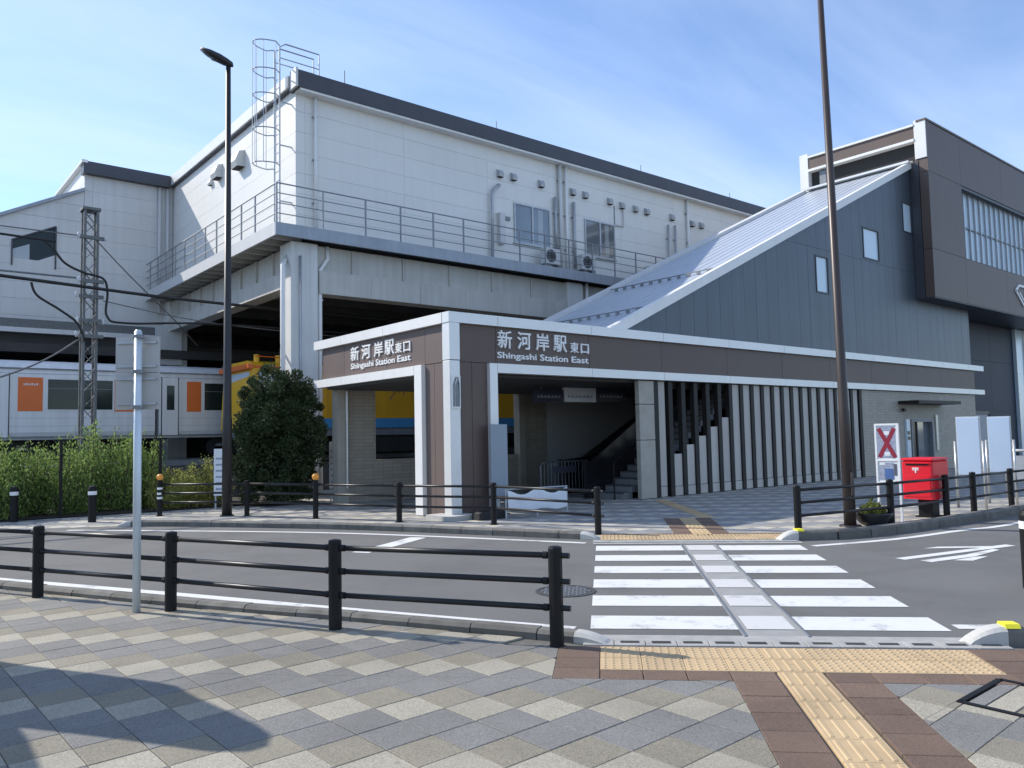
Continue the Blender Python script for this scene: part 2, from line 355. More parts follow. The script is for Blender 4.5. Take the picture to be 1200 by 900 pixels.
def rect(x0, y0, x1, y1): return [(x0, y0), (x1, y0), (x1, y1), (x0, y1)]
def panels(parent, name, mat, o, ax, ay, an, xs, ys, depth=.04, gap=.012, keep=None, holes=(), jitter=0.0):
    """each cladding sheet is an object of its own with recessed joints"""
    c = 0
    for i in range(len(xs) - 1):
        for j in range(len(ys) - 1):
            ps = [rect(xs[i] + gap / 2, ys[j] + gap / 2, xs[i + 1] - gap / 2, ys[j + 1] - gap / 2)]
            if keep: ps = [q for q in (intersect(p, keep) for p in ps) if q]
            for h in holes: ps = subtract(ps, h)
            if not ps: continue
            dj = random.uniform(0, jitter)
            for p in ps: MB().prism(p, Vector(o) - Vector(an) * dj, ax, ay, an, depth).build(name, mat, parent); c += 1
    return c
def span(a, b, step, start=None):
    s = a if start is None else start; xs = [a]
    k = s
    while k < b - 1e-6:
        if k > a + 1e-6: xs.append(k)
        k += step
    return xs + [b]
X, Y, Z = Vector((1, 0, 0)), Vector((0, 1, 0)), Vector((0, 0, 1))

def text_mesh(body, size, extrude, name, mat):
    cu = bpy.data.curves.new('lettering', 'FONT'); cu.body = body; cu.size = size; cu.extrude = extrude; cu.resolution_u = 3; cu.offset = size * .012
    o = bpy.data.objects.new('lettering', cu); COL.objects.link(o)
    bpy.context.view_layer.update()
    me = bpy.data.meshes.new_from_object(o.evaluated_get(bpy.context.evaluated_depsgraph_get()))
    bpy.data.objects.remove(o); bpy.data.curves.remove(cu)
    me.name = name; me.materials.clear(); me.materials.append(MATS[mat]); return me
def place_text(body, mat, parent, name, p0, ax, ay, an, width, height, extrude=.02):
    """lettering whose lower left corner is p0, fitted into width x height on plane ax, ay"""
    me = text_mesh(body, 1, .02, name, mat)
    xs = [v.co.x for v in me.vertices]; ys = [v.co.y for v in me.vertices]
    x0, y0 = min(xs), min(ys); sx, sy = width / (max(xs) - x0), height / (max(ys) - y0)
    off = Vector(wpos(parent)); ax, ay, an, p0 = map(Vector, (ax, ay, an, p0))
    for v in me.vertices:
        v.co = p0 + ax * ((v.co.x - x0) * sx) + ay * ((v.co.y - y0) * sy) + an * (extrude if v.co.z > 0 else -.005) - off
    me.update(); return obj(name, me, parent, tuple(off))

# ==================================================================== THE SETTING
mb = MB().add([(-600, -400, -.06), (900, -400, -.06), (900, 900, -.06), (-600, 900, -.06)], [(0, 1, 2, 3)])
struct(mb.build('ground', 'ground_soil'))
mb = MB().add([(-40, -40, 0), (90, -40, 0), (90, 24.9, 0), (-40, 24.9, 0)], [(0, 1, 2, 3)])
road = struct(mb.build('road', 'asphalt'))

# crossing frame: a to the right along the stripes, b across the road
TH = R(43.8); CB = Vector((math.cos(TH), math.sin(TH))); CA = Vector((math.sin(TH), -math.cos(TH))); CO = Vector((5.001, 5.021))
def AB(a, b): p = CO + CA * a + CB * b; return (p.x, p.y)
def abrect(a0, b0, a1, b1): return [AB(a0, b0), AB(a1, b0), AB(a1, b1), AB(a0, b1)]
def sheet(name, poly, z, mat, parent):
    return MB().add([(x, y, z) for x, y in poly], [tuple(range(len(poly))) if sum(poly[i][0] * poly[(i + 1) % len(poly)][1] - poly[(i + 1) % len(poly)][0] * poly[i][1] for i in range(len(poly))) > 0 else tuple(reversed(range(len(poly))))]).build(name, mat, parent)
for k in range(6):
    b0 = .0 + k * .933; b1 = b0 + .50
    sheet('crossing_stripe', abrect(0, b0, 1.27, b1), .004, 'road_white', road)
    sheet('crossing_stripe', abrect(1.34, b0, 1.74, b1), .008, 'road_white_worn', road)
    sheet('crossing_stripe', abrect(1.81, b0, 3.0, b1), .004, 'road_white', road)
sheet('guide_strip', abrect(1.27, -.25, 1.81, 5.25), .003, 'guide_strip_grey', road)
for a in (1.285, 1.795):
    mb = MB(); mb.loft([[(*AB(a - .018, b), .003), (*AB(a + .018, b), .003), (*AB(a + .010, b), .014), (*AB(a - .010, b), .014)] for b in (-.25, 5.25)]); mb.build('guide_rib', 'galvanised_dark', road)

def resample(pts, step):
    pts = [Vector(p) for p in pts]; outp = [pts[0]]; acc = 0.0
    seg = []
    for i in range(len(pts) - 1):
        n_ = 12
        p0 = pts[max(i - 1, 0)]; p1 = pts[i]; p2 = pts[i + 1]; p3 = pts[min(i + 2, len(pts) - 1)]
        for k in range(n_):
            t = k / n_
            seg.append(.5 * ((2 * p1) + (p2 - p0) * t + (2 * p0 - 5 * p1 + 4 * p2 - p3) * t * t + (3 * p1 - p0 - 3 * p2 + p3) * t ** 3))
    seg.append(pts[-1]); last = seg[0]; need = step
    for q in seg[1:]:
        while (q - last).length >= need:
            last = last + (q - last).normalized() * need; outp.append(last.copy()); need = step
        need -= (q - last).length; last = q
    if (outp[-1] - seg[-1]).length > .1: outp.append(seg[-1])
    return outp
def line_strip(name, pts, w, z, mat, parent):
    ps = resample(pts, .5); mb = MB(); vs = []
    for i, p in enumerate(ps):
        d = (ps[min(i + 1, len(ps) - 1)] - ps[max(i - 1, 0)]).normalized(); nn = Vector((-d.y, d.x)) * w / 2
        vs += [(p.x + nn.x, p.y + nn.y, z), (p.x - nn.x, p.y - nn.y, z)]
    mb.add(vs, [(2 * i, 2 * i + 1, 2 * i + 3, 2 * i + 2) for i in range(len(ps) - 1)]); return mb.build(name, mat, parent)
KN = [(-1.6, 17.3), (.2, 13.8), (1.374, 11.344), (2.582, 8.783), (3.567, 6.892), (4.356, 5.321), (4.62, 4.80)]
KF = [(4.45, 17.75), (5.3, 16.75), (7.163, 13.815), (8.35, 11.3), (9.18, 9.35)]
KR = [(11.30, 6.78), (11.75, 6.45), (12.5, 6.18), (14.247, 5.93), (17.435, 5.72), (24, 5.4), (34, 5.1)]
KS = [(6.93, 2.42), (7.7, 1.62), (8.8, .45), (11, -1.9)]
line_strip('edge_line', [(-1.2, 17.6), (.35, 14.4), (1.50, 12.06), (2.80, 9.43), (3.81, 7.31), (4.63, 5.64), (4.90, 5.12)], .15, .004, 'road_white', road)
line_strip('edge_line', [(3.3, 18.0), (4.398, 16.631), (6.839, 13.191), (8.861, 8.95)], .13, .004, 'road_white', road)
line_strip('edge_line', [(10.85, 6.24), (12.327, 5.714), (13.947, 5.45), (15.9, 5.111), (24, 4.7)], .13, .004, 'road_white', road)
line_strip('edge_line', [(7.25, 2.9), (7.95, 2.2), (9.4, .7)], .15, .004, 'road_white', road)
line_strip('stop_line', [(5.86, 10.72), (6.6, 11.1), (7.45, 11.58)], .30, .004, 'road_white', road)
# arrow painted on the road: shaft and two heads lying along the lane
AO = Vector((10.5, 4.85)); AD = Vector((1.72, -.42)).normalized(); AN_ = Vector((-AD.y, AD.x))
def ar(pts): return [tuple(AO + AD * x + AN_ * y) for x, y in pts]
for pl in ([(0, .05), (2.3, .05), (2.3, -.10), (0, -.10)], [(.1, -.24), (1.0, -.24), (1.75, -.12), (1.75, -.22), (.95, -.40), (.1, -.40)], [(1.05, .42), (1.75, .05), (2.0, .05), (1.35, .42)], [(.45, -.45), (.62, -.60), (1.1, -.48), (.95, -.42)]):
    sheet('road_arrow', ar(pl), .004, 'road_white', road)
# manhole in the road
mh = thing('manhole_cover', 'round cast iron manhole cover in the road beside the crossing', 'manhole cover', (6.0, 6.39, 0))
rg = [[(6.0 + r * math.cos(a), 6.39 + r * math.sin(a), z) for a in [2 * math.pi * k / 32 for k in range(32)]] for r, z in ((.33, .002), (.33, .008), (.29, .008), (.29, .003))]
MB().loft(rg, False).build('rim', 'cast_iron', mh)
MB().add([(6.0 + .285 * math.cos(2 * math.pi * k / 32), 6.39 + .285 * math.sin(2 * math.pi * k / 32), .005) for k in range(32)], [tuple(range(32))]).build('lid', 'cast_iron', mh)
mb = MB()
for i in range(-4, 5):
    for j in range(-4, 5):
        x, y = i * .06, j * .06
        if x * x + y * y < .066: mb.box(6.0 + x - .018, 6.0 + x + .018, 6.39 + y - .018, 6.39 + y + .018, .005, .011)
mb.build('stud_pattern', 'galvanised_dark', mh)

# ------------------------------------------------------------------ kerbs
def kerb(name, pts, w=.17, h=.15, end0=False, end1=False, step=.62, mark=True):
    par = struct(obj(name, None, None, (pts[0][0], pts[0][1], 0)))
    ps = resample(pts, step); prof = [(-w / 2, 0), (w / 2, 0), (w / 2, h - .03), (w / 2 - .03, h), (-w / 2 + .03, h), (-w / 2, h - .03)]
    for i in range(len(ps) - 1):
        a, b = ps[i], ps[i + 1]; d = (b - a).normalized(); n = Vector((-d.y, d.x)); g = d * .005; dz = random.uniform(-.004, .004); dn = random.uniform(-.004, .004)
        mb = MB(); mb.loft([[(c.x + n.x * (u + dn), c.y + n.y * (u + dn), v + (dz if v else 0)) for u, v in prof] for c in (a + g, b - g)]); mb.build('kerb_stone', 'kerb_concrete', par)
    for flag, p, q in ((end0, ps[0], ps[1]), (end1, ps[-1], ps[-2])):
        if not flag: continue
        d = (p - q).normalized(); n = Vector((-d.y, d.x)); rings = []
        for k in range(7):
            t = k / 6; c = p + d * (.30 * t); hh = h * math.cos(t * math.pi / 2) ** .7 if t < 1 else .004
            rings.append([(c.x + n.x * u, c.y + n.y * u, max(.003, v * hh / h)) for u, v in prof])
        MB().loft(rings).build('rounded_kerb_end', 'concrete_pale', par)
        c = p - d * .05
        if mark: MB().loft([[(e.x + n.x * u, e.y + n.y * u, v) for u, v in ((-w / 2 + .01, h - .01), (w / 2 - .01, h - .01), (w / 2 - .03, h + .02), (-w / 2 + .03, h + .02))] for e in (c - d * .05, c + d * .06)]).build('kerb_reflector', 'reflector_yellow', par)
    return par
kerb('kerb_near', KN, h=.09, end1=True, mark=False)
kerb('kerb_far', KF, h=.12, end0=True, end1=True, mark=False)
kerb('kerb_right', KR, w=.2, end0=True)
kerb('kerb_near_right', KS, end0=True)

# ------------------------------------------------------------------ near pavement: every tile its own piece
PITCH_T = .3108; TA = R(1.82); E1 = Vector((math.cos(TA), math.sin(TA))); E2 = Vector((-E1.y, E1.x)); TO = Vector((3.345, 3.719))
near = struct(sheet('pavement_near', [(-1.75, 17.2), (-30, 17.2), (-30, -30), (30, -30), (11, -1.98), (6.88, 2.40), AB(3.0, -.62), AB(0, -.62), (4.52, 4.85), (4.27, 5.28), (3.49, 6.84), (2.50, 8.74), (1.29, 11.30), (.12, 13.75)], .004, 'bed_mortar', None))
def seg_keep(poly):
    """cut away what lies beyond the kerb line (piecewise, conservative by segment)"""
    cx = sum(p[0] for p in poly) / len(poly); cy = sum(p[1] for p in poly) / len(poly)
    line = [(-1.75, 17.2), (.12, 13.75), (1.29, 11.30), (2.50, 8.74), (3.49, 6.84), (4.27, 5.28), (4.52, 4.85), AB(-.02, -.64), AB(3.02, -.64), (6.85, 2.38), (7.62, 1.56), (8.72, .40), (11, -2.0)]
    res = [poly]
    for (a, b) in zip(line, line[1:]):
        # cut by every segment that passes near the tile
        if math.hypot((a[0] + b[0]) / 2 - cx, (a[1] + b[1]) / 2 - cy) < math.hypot(b[0] - a[0], b[1] - a[1]) / 2 + .5:
            n = (-(b[1] - a[1]), b[0] - a[0]); ln = math.hypot(*n); n = (n[0] / ln, n[1] / ln); d = n[0] * a[0] + n[1] * a[1]
            res = [q for q in (clip(p, n, d) for p in res) if len(q) >= 3 and area(q) > 4e-4]
    return res
def beyond(cx, cy):
    line = [(-1.75, 17.2), (.12, 13.75), (1.29, 11.30), (2.50, 8.74), (3.49, 6.84), (4.27, 5.28), (4.52, 4.85), AB(-.02, -.64), AB(3.02, -.64), (6.85, 2.38), (7.62, 1.56), (8.72, .40), (11, -2.0)]
    for (a, b) in zip(line, line[1:]):
        tx, ty = b[0] - a[0], b[1] - a[1]; t = ((cx - a[0]) * tx + (cy - a[1]) * ty) / (tx * tx + ty * ty)
        if -.05 <= t <= 1.05 and (-(ty) * (cx - a[0]) + tx * (cy - a[1])) > .25 * math.hypot(tx, ty): return True
    return False
HOLES = [abrect(-.24, -1.50, .09, -.60), abrect(.09, -1.50, 2.84, -.60), abrect(.99, -6, 1.95, -1.50), abrect(2.84, -1.50, 3.45, -.60)]
COVER = rect(5.22, 1.50, 5.90, 2.11)
def px(p):
    d = Vector((p[0], p[1], p[2] if len(p) > 2 else 0)) - Vector((0, 0, CAM_H)); w = d.dot(_fw)
    return (600 + F_PX * d.dot(_r2) / w, 450 - F_PX * d.dot(_u2) / w) if w > .2 else None
cands = []
for i in range(-34, 30):
    for j in range(-32, 46):
        c = TO + E1 * (i * PITCH_T) + E2 * (j * PITCH_T)
        if c.length > 15 or beyond(c.x, c.y): continue
        h = PITCH_T / 2 - .0022
        po = [tuple(c + E1 * (sx * h) + E2 * (sy * h)) for sx, sy in ((-1, -1), (1, -1), (1, 1), (-1, 1))]
        q = [px(p) for p in po]
        vis = 0
        if all(q) and max(a[0] for a in q) > -40 and min(a[0] for a in q) < 1240 and min(a[1] for a in q) < 940 and max(a[1] for a in q) > 600: vis = area(q)
        elif c.length > 7: continue
        ps = [po]
        for hl in HOLES + [COVER]: ps = subtract(ps, hl)
        ps = [r for p in ps for r in seg_keep(p)]
        ar_ = sum(area(p) for p in ps)
        if ar_ < 6e-4: continue
        full = len(ps) == 1 and len(ps[0]) == 4 and ar_ > .0905
        cands.append((vis * ar_, full, i, j, c, ps))
cands.sort(key=lambda t: -t[0])
TCOL = {0: 'tile_light', 1: 'tile_tan', 2: 'tile_grey', 3: 'tile_grey'}
def tile_mb(polys, z0, z1, c=.004):
    mb = MB()
    for p in polys:
        cx = sum(q[0] for q in p) / len(p); cy = sum(q[1] for q in p) / len(p)
        ins = [(cx + (x - cx) * (1 - c / .15), cy + (y - cy) * (1 - c / .15)) for x, y in p]
        if sum(p[k][0] * p[(k + 1) % len(p)][1] - p[(k + 1) % len(p)][0] * p[k][1] for k in range(len(p))) < 0: p = p[::-1]; ins = ins[::-1]
        mb.loft([[(x, y, z0) for x, y in p], [(x, y, z1 - .003) for x, y in p], [(x, y, z1) for x, y in ins]], True)
    return mb
hh = PITCH_T / 2 - .0022
FULL = {k: tile_mb([[(-hh, -hh), (hh, -hh), (hh, hh), (-hh, hh)]], .001, .022).mesh('paving_tile', k) for k in ('tile_light', 'tile_tan', 'tile_grey')}
rest = {k: MB() for k in FULL}
for n_, (vis, full, i, j, c, ps) in enumerate(cands):
    k = TCOL[(i + j) % 4]; dz = random.uniform(-.002, .0015)
    if n_ < 270 and vis > 0:
        if full:
            o = obj('paving_tile', FULL[k], near, (c.x, c.y, dz), TA + R(random.uniform(-.3, .3)))
        else:
            tile_mb([[(x, y) for x, y in p] for p in ps], .001, .022 + dz).build('paving_tile', k, near)
    else:
        t_ = tile_mb(ps, .001, .022 + dz); rest[k].add(t_.v, t_.f)
for k, r_ in rest.items():
    if r_.v: o = r_.build('paving_tiles', k, near); o['kind'] = 'stuff'

# brown border tiles, concrete drain strip and tactile blocks at the crossing
def flat_tile(name, a0, b0, a1, b1, mat, par, z1=.022, g=.003):
    return tile_mb([abrect(a0 + g, b0 + g, a1 - g, b1 - g)], .001, z1 + random.uniform(-.0015, .0015)).build(name, mat, par)
for a in (-.24,):
    flat_tile('border_tile', a, -.97, a + .33, -.64, 'tile_brown', near); flat_tile('border_tile', a, -1.24, a + .33, -.97, 'tile_brown', near); flat_tile('border_tile', a, -1.50, a + .33, -1.24, 'tile_brown', near)
for k in range(3): flat_tile('border_tile', .09 + k * .3, -1.50, .39 + k * .3, -1.28, 'tile_brown', near)
flat_tile('border_tile', .99, -1.50, 1.30, -1.28, 'tile_brown', near)
for k in range(4): flat_tile('border_tile', 1.64 + k * .30, -1.50, 1.94 + k * .30, -1.28, 'tile_brown', near)
for a in (2.84, 3.145):
    flat_tile('border_tile', a, -.95, a + .305, -.64, 'tile_brown', near); flat_tile('border_tile', a, -1.24, a + .305, -.95, 'tile_brown', near); flat_tile('border_tile', a, -1.50, a + .305, -1.24, 'tile_brown', near)
for k in range(9):
    b = -1.50 - k * .3
    flat_tile('border_tile', .99, b - .3, 1.30, b, 'tile_brown', near); flat_tile('border_tile', 1.64, b - .3, 1.95, b, 'tile_brown', near)
def tactile_mesh(kind, s=.306):
    h = s / 2 - .002; mb = tile_mb([[(-h, -h), (h, -h), (h, h), (-h, h)]], .001, .022)
    if kind == 'dots':
        for i in range(5):
            for j in range(5):
                x, y = (i - 2) * .06, (j - 2) * .06
                mb.loft([[(x + r * math.cos(k * math.pi / 4), y + r * math.sin(k * math.pi / 4), z) for k in range(8)] for r, z in ((.016, .0215), (.010, .0275))], True)
    else:
        for i in range(4):
            x = (i - 1.5) * .075
            mb.loft([[(x - w, -l, z), (x + w, -l, z), (x + w, l, z), (x - w, l, z)] for w, l, z in ((.0135, .135, .0215), (.0085, .130, .0275))], True)
    return mb.mesh('tactile_block', 'tactile_yellow')
DOT, BAR = tactile_mesh('dots'), tactile_mesh('bars')
for r_ in range(2):
    for k in range(9):
        obj('tactile_block', BAR if k == 4 else DOT, near, (*AB(.09 + .1525 + k * .305, -.645 - .16 - r_ * .312), 0), TH - math.pi / 2)
for k in range(10): obj('tactile_block', BAR, near, (*AB(1.47, -1.43 - k * .306), 0), TH - math.pi / 2)
gut = struct(sheet('drain_strip', abrect(-.05, -.62, 3.2, -.22), .006, 'gutter_concrete', None))
for k in range(13):
    flat_tile('drain_block', -.05 + k * .25, -.60, .20 + k * .25, -.40, 'gutter_concrete', gut, .020)
    MB().add([(*AB(-.05 + k * .25 + x, b), .0232) for x, b in ((.05, -.535), (.20, -.535), (.20, -.475), (.05, -.475))], [(0, 1, 2, 3)]).build('drain_slot', 'slot_dark', gut)
# inspection cover: black frame with paving let into it
ic = thing('inspection_cover', 'square inspection cover with a black frame and paving let into it', 'inspection cover', (5.56, 1.8, 0))
mb = MB(); 
for p, q in (((5.24, 1.52), (5.24, 2.09)), ((5.24, 2.09), (5.88, 2.09)), ((5.88, 2.09), (5.88, 1.52)), ((5.88, 1.52), (5.24, 1.52))): mb.bar((*p, .016), (*q, .016), .035, .028)
mb.build('frame', 'black_paint', ic)
tile_mb([rect(5.27, 1.55, 5.85, 1.80)], .001, .021).build('infill_tile', 'tile_tan', ic); tile_mb([rect(5.27, 1.81, 5.85, 1.96)], .001, .021).build('infill_tile', 'tile_light', ic); tile_mb([rect(5.27, 1.97, 5.85, 2.06)], .001, .021).build('infill_tile', 'tile_grey', ic)

# ------------------------------------------------------------------ plaza in front of the station
plaza = struct(sheet('plaza', [(-8, 24.9), (-8, 22.0), (1.0, 19.9), (4.45, 17.85), (5.36, 16.83), (7.24, 13.86), (8.43, 11.34), (9.26, 9.37), AB(0, 5.70), AB(3.05, 5.75), (11.35, 6.86), (11.82, 6.53), (12.54, 6.27), (14.26, 6.02), (17.44, 5.81), (24, 5.49), (34, 5.19), (80, 5), (80, 24.9)], .004, 'plaza_paving', None))
fg = struct(sheet('drain_strip_far', abrect(-.05, 5.35, 3.1, 5.72), .006, 'gutter_concrete', None))
for k in range(12): flat_tile('drain_block', -.05 + k * .26, 5.50, .21 + k * .26, 5.70, 'gutter_concrete', fg, .018)
for k in range(10):
    for r_ in range(2): obj('tactile_block', DOT, plaza, (*AB(.22 + k * .305, 5.95 + r_ * .312), -.008), TH - math.pi / 2)
for k in range(10):
    if k in (4, 5): continue
    flat_tile('border_tile', .07 + k * .305, 6.27, .375 + k * .305, 6.57, 'tile_brown', plaza, .012)
for s in range(9):
    obj('tactile_block', BAR, plaza, (*AB(1.75, 6.42 + s * .306), -.008), TH - math.pi / 2)
    flat_tile('border_tile', 1.29, 6.27 + s * .306, 1.595, 6.576 + s * .306, 'tile_brown', plaza, .012); flat_tile('border_tile', 1.905, 6.27 + s * .306, 2.21, 6.576 + s * .306, 'tile_brown', plaza, .012)
for s in range(14): obj('tactile_block', BAR, plaza, (13.16 - .02 + s * .19, 9.85 + s * .245, -.008), R(52) - math.pi / 2)

struct(sheet('planting_bed', [(-8, 24.95), (-8, 21.6), (2.0, 21.25), (5.6, 20.9), (8.0, 20.9), (8.2, 19.9), (9.6, 20.0), (9.9, 24.95)], .03, 'bed_soil', None))
# ------------------------------------------------------------------ railway bed and rails
mb = MB(); mb.loft([[(x, 25.0, -.05), (x, 60, -.05), (x, 60, .9), (x, 25.9, .9), (x, 25.2, .25)] for x in (-60, 100)]); struct(mb.build('railway_bed', 'ballast'))
for v in (28.3 - .534, 28.3 + .534, 32.0 - .534, 32.0 + .534):
    mb = MB(); mb.bar((-60, v, 1.02), (100, v, 1.02), .065, .15); struct(mb.build('track_rail', 'galvanised_dark'))

# ==================================================================== BUILDINGS
# ---- main station building over the tracks
UC, VM = 10.44, 23.0
st = thing('station_building', 'long white panelled station hall raised over the tracks with dark roof edge', 'building', (UC, VM, 0))
MB().box(UC + .03, 62, VM + .03, 47, 8.12, 12.95).build('wall_core', 'panel_core', st)
rows = [8.12, 8.79, 9.46, 10.12, 10.78, 11.45, 12.11, 12.75]
panels(st, 'wall_panel', 'white_panel', (0, VM, 0), X, Z, -Y, [UC, 10.74, 14.41, 18.08, 21.75, 25.42, 29.09, 32.76, 36.43, 40.1], rows, .05, .007, jitter=.002)
lrows = rows[:-1] + [12.95]
panels(st, 'wall_panel', 'white_panel', (UC, 0, 0), -Y, Z, -X, [-35.6, -32.4, -29.2, -26.0, -23.0], lrows, .05, .007, jitter=.002)
# roof: dark fascia on the long side, white coping on the gable side
MB().box(UC - .12, 60, VM - .40, VM + .25, 12.74, 13.27).build('roof_fascia', 'roof_dark', st)
MB().box(UC - .02, 60, VM - .36, VM - .0, 12.66, 12.735).build('fascia_soffit', 'white_trim', st)
MB().box(UC - .18, UC + .3, VM + .255, 35.58, 12.90, 13.30).build('gable_coping', 'white_trim', st)
MB().box(UC - .10, UC + .2, VM + .02, 35.57, 12.84, 12.895).build('coping_shadow_strip', 'roof_dark', st)
MB().box(UC + .3, 60, VM + .25, 47, 12.95, 13.15).build('roof_slab', 'roof_dark', st)
MB().box(UC - .20, UC - .125, VM - .43, VM + .02, 12.72, 13.32).build('corner_cap', 'white_panel_grey', st)
for u, h in ((12.3, .75), (18.8, .6), (27.2, .6), (34.0, .55)):
    MB().tube([(u, VM + .3, 13.1), (u, VM + .3, 13.3 + h)], .018, 6).build('lightning_rod', 'galvanised_dark', st)
# windows on the long wall
for (u0, u1, z0, z1) in ((19.33, 21.2, 9.15, 10.72), (23.16, 24.98, 9.15, 10.70)):
    mb = MB(); y0, y1 = VM - .055, VM + .01
    mb.box(u0, u1, y0, y1, z1 - .06, z1); mb.box(u0, u1, y0, y1, z0, z0 + .06); mb.box(u0, u0 + .06, y0, y1, z0 + .06, z1 - .06); mb.box(u1 - .06, u1, y0, y1, z0 + .06, z1 - .06); c = (u0 + u1) / 2; mb.box(c - .04, c + .04, y0, y1, z0 + .06, z1 - .06)
    wf = mb.build('window', 'galvanised', st)
    MB().box(u0 + .06, c - .04, VM - .02, VM - .004, z0 + .06, z1 - .06).build('pane', 'glass_window', wf); MB().box(c + .04, u1 - .06, VM - .032, VM - .016, z0 + .06, z1 - .06).build('pane', 'glass_window', wf)
    MB().box(c + .30, u1 - .38, VM - .034, VM - .0325, z0 + .1, z1 - .1).build('curtain', 'curtain_window', wf)
    MB().box(u0 - .05, u1 + .05, VM - .09, VM, z0 - .05, z0 - .002).build('sill', 'galvanised', wf)
# vent hoods in a row under the eaves
for u, h in ((18.64, 11.71), (19.31, 11.71), (20.74, 11.71), (22.49, 11.71), (23.21, 11.71), (24.7, 11.7), (25.46, 11.65), (26.34, 11.65), (27.1, 11.65), (28.86, 11.68), (30.36, 11.62), (31.06, 11.64)):
    mb = MB(); w = .105
    mb.loft([[(u - w, VM - d, h + z) for d, z in ((0, -.14), (.16, -.15), (.19, -.05), (.12, .10), (0, .15))], [(u + w, VM - d, h + z) for d, z in ((0, -.14), (.16, -.15), (.19, -.05), (.12, .10), (0, .15))]])
    vh = mb.build('vent_hood', 'galvanised', st); MB().box(u - .11, u + .11, VM - .15, VM - .01, h - .165, h - .15).build('vent_grille', 'slot_dark', vh)
for v, h, w in ((27.6, 11.82, .30), (29.78, 11.98, .26), (30.72, 11.83, .12)):
    mb = MB(); mb.loft([[(UC - d, v + s * w, h + z) for d, z in ((0, -w), (.9 * w, -w * 1.05), (1.15 * w, -w * .4), (.7 * w, w * .75), (0, w))] for s in (-1, 1)])
    vh = mb.build('vent_hood', 'plastic_pale', st); MB().box(UC - .85 * w, UC - .02, v - w * .9, v + w * .9, h - w * 1.1, h - w * 1.06).build('vent_grille', 'slot_dark', vh)
# pipes and conduits on the long wall
for u, z0, z1, r, mt in ((11.05, 8.15, 12.7, .055, 'white_trim'), (21.72, 8.15, 12.7, .075, 'white_panel_grey'), (22.06, 6.9, 12.7, .06, 'white_trim'), (29.98, 8.3, 12.7, .07, 'white_trim'), (21.44, 8.9, 11.27, .065, 'galvanised'), (22.48, 8.5, 11.24, .065, 'galvanised'), (28.52, 8.5, 11.25, .05, 'galvanised'), (29.02, 8.5, 11.29, .05, 'galvanised')):
    dp = MB().tube([(u, VM - .11, z0), (u, VM - .11, z1)], r, 8).build('downpipe', mt, st, True)
    for z in (9.2, 10.6, 12.0):
        if z < z1: MB().box(u - r - .03, u + r + .03, VM - .10, VM, z, z + .04).build('bracket', 'galvanised', dp)
MB().tube([(18.56, VM - .02, 11.24), (18.56, VM - .12, 11.22), (18.3, VM - .14, 11.02), (18.18, VM - .14, 10.80), (18.15, VM - .14, 8.3)], .06, 8).build('gooseneck_pipe', 'galvanised', st, True)
MB().box(18.50, 18.74, VM - .2, VM, 8.95, 10.15).build('electrical_box', 'white_panel_grey', st)
MB().box(18.85, 19.12, VM - .06, VM, 9.95, 10.08).build('name_plate', 'galvanised_dark', st)
MB().box(25.0, 25.03, VM - .03, VM, 10.6, 11.55).build('conduit', 'galvanised_dark', st)
MB().tube([(25.0, VM - .05, 10.7), (25.55, VM - .05, 10.7), (25.55, VM - .05, 11.5)], .03, 6).build('conduit', 'white_panel_grey', st)

# walkway that runs round the corner, with its railing
def walkway():
    w = MB()
    w.box(9.35, 60, 22.0, VM - .01, 7.92, 8.08); fl = w.build('walkway', 'walkway_steel', st)
    MB().box(9.33, 60, 21.97, 22.05, 7.76, 8.14).build('edge_beam', 'walkway_steel', fl)
    MB().box(9.33, 9.41, 22.05, 36.2, 7.76, 8.14).build('edge_beam', 'white_panel_grey', fl)
    MB().box(9.41, UC - .01, VM - .01, 35.58, 7.96, 8.06).build('side_floor', 'walkway_steel', fl)
    k = 22.6
    while k < 35.5: MB().box(9.41, UC - .01, k, k + .12, 7.80, 7.955).build('bracket_beam', 'beam_grey', fl); k += .75
    us = [9.38, 10.86, 12.34, 13.64, 14.93, 16.2, 17.49, 18.78, 20.05, 21.3, 22.6, 23.9, 25.2, 26.5, 27.8, 29.1, 30.4]
    pm = MB().box(-.022, .022, -.022, .022, 8.1, 9.33).mesh('railing_post', 'railing_grey')
    for u in us: obj('railing_post', pm, fl, (u, 22.02, 0))
    vs = [22.5 + .02 + k * 1.14 for k in range(1, 13)]
    for v in vs: obj('railing_post', pm, fl, (9.38, v, 0))
    for z in (8.42, 8.73, 9.03, 9.33):
        MB().tube([(9.38, 22.02, z), (31, 22.02, z)], .022 if z > 9.3 else .016, 6).build('railing_bar', 'railing_grey', fl)
        MB().tube([(9.38, 22.02, z), (9.38, 36.3, z), (10.4, 36.3, z)], .022 if z > 9.3 else .016, 6).build('railing_bar', 'railing_grey', fl)
walkway()
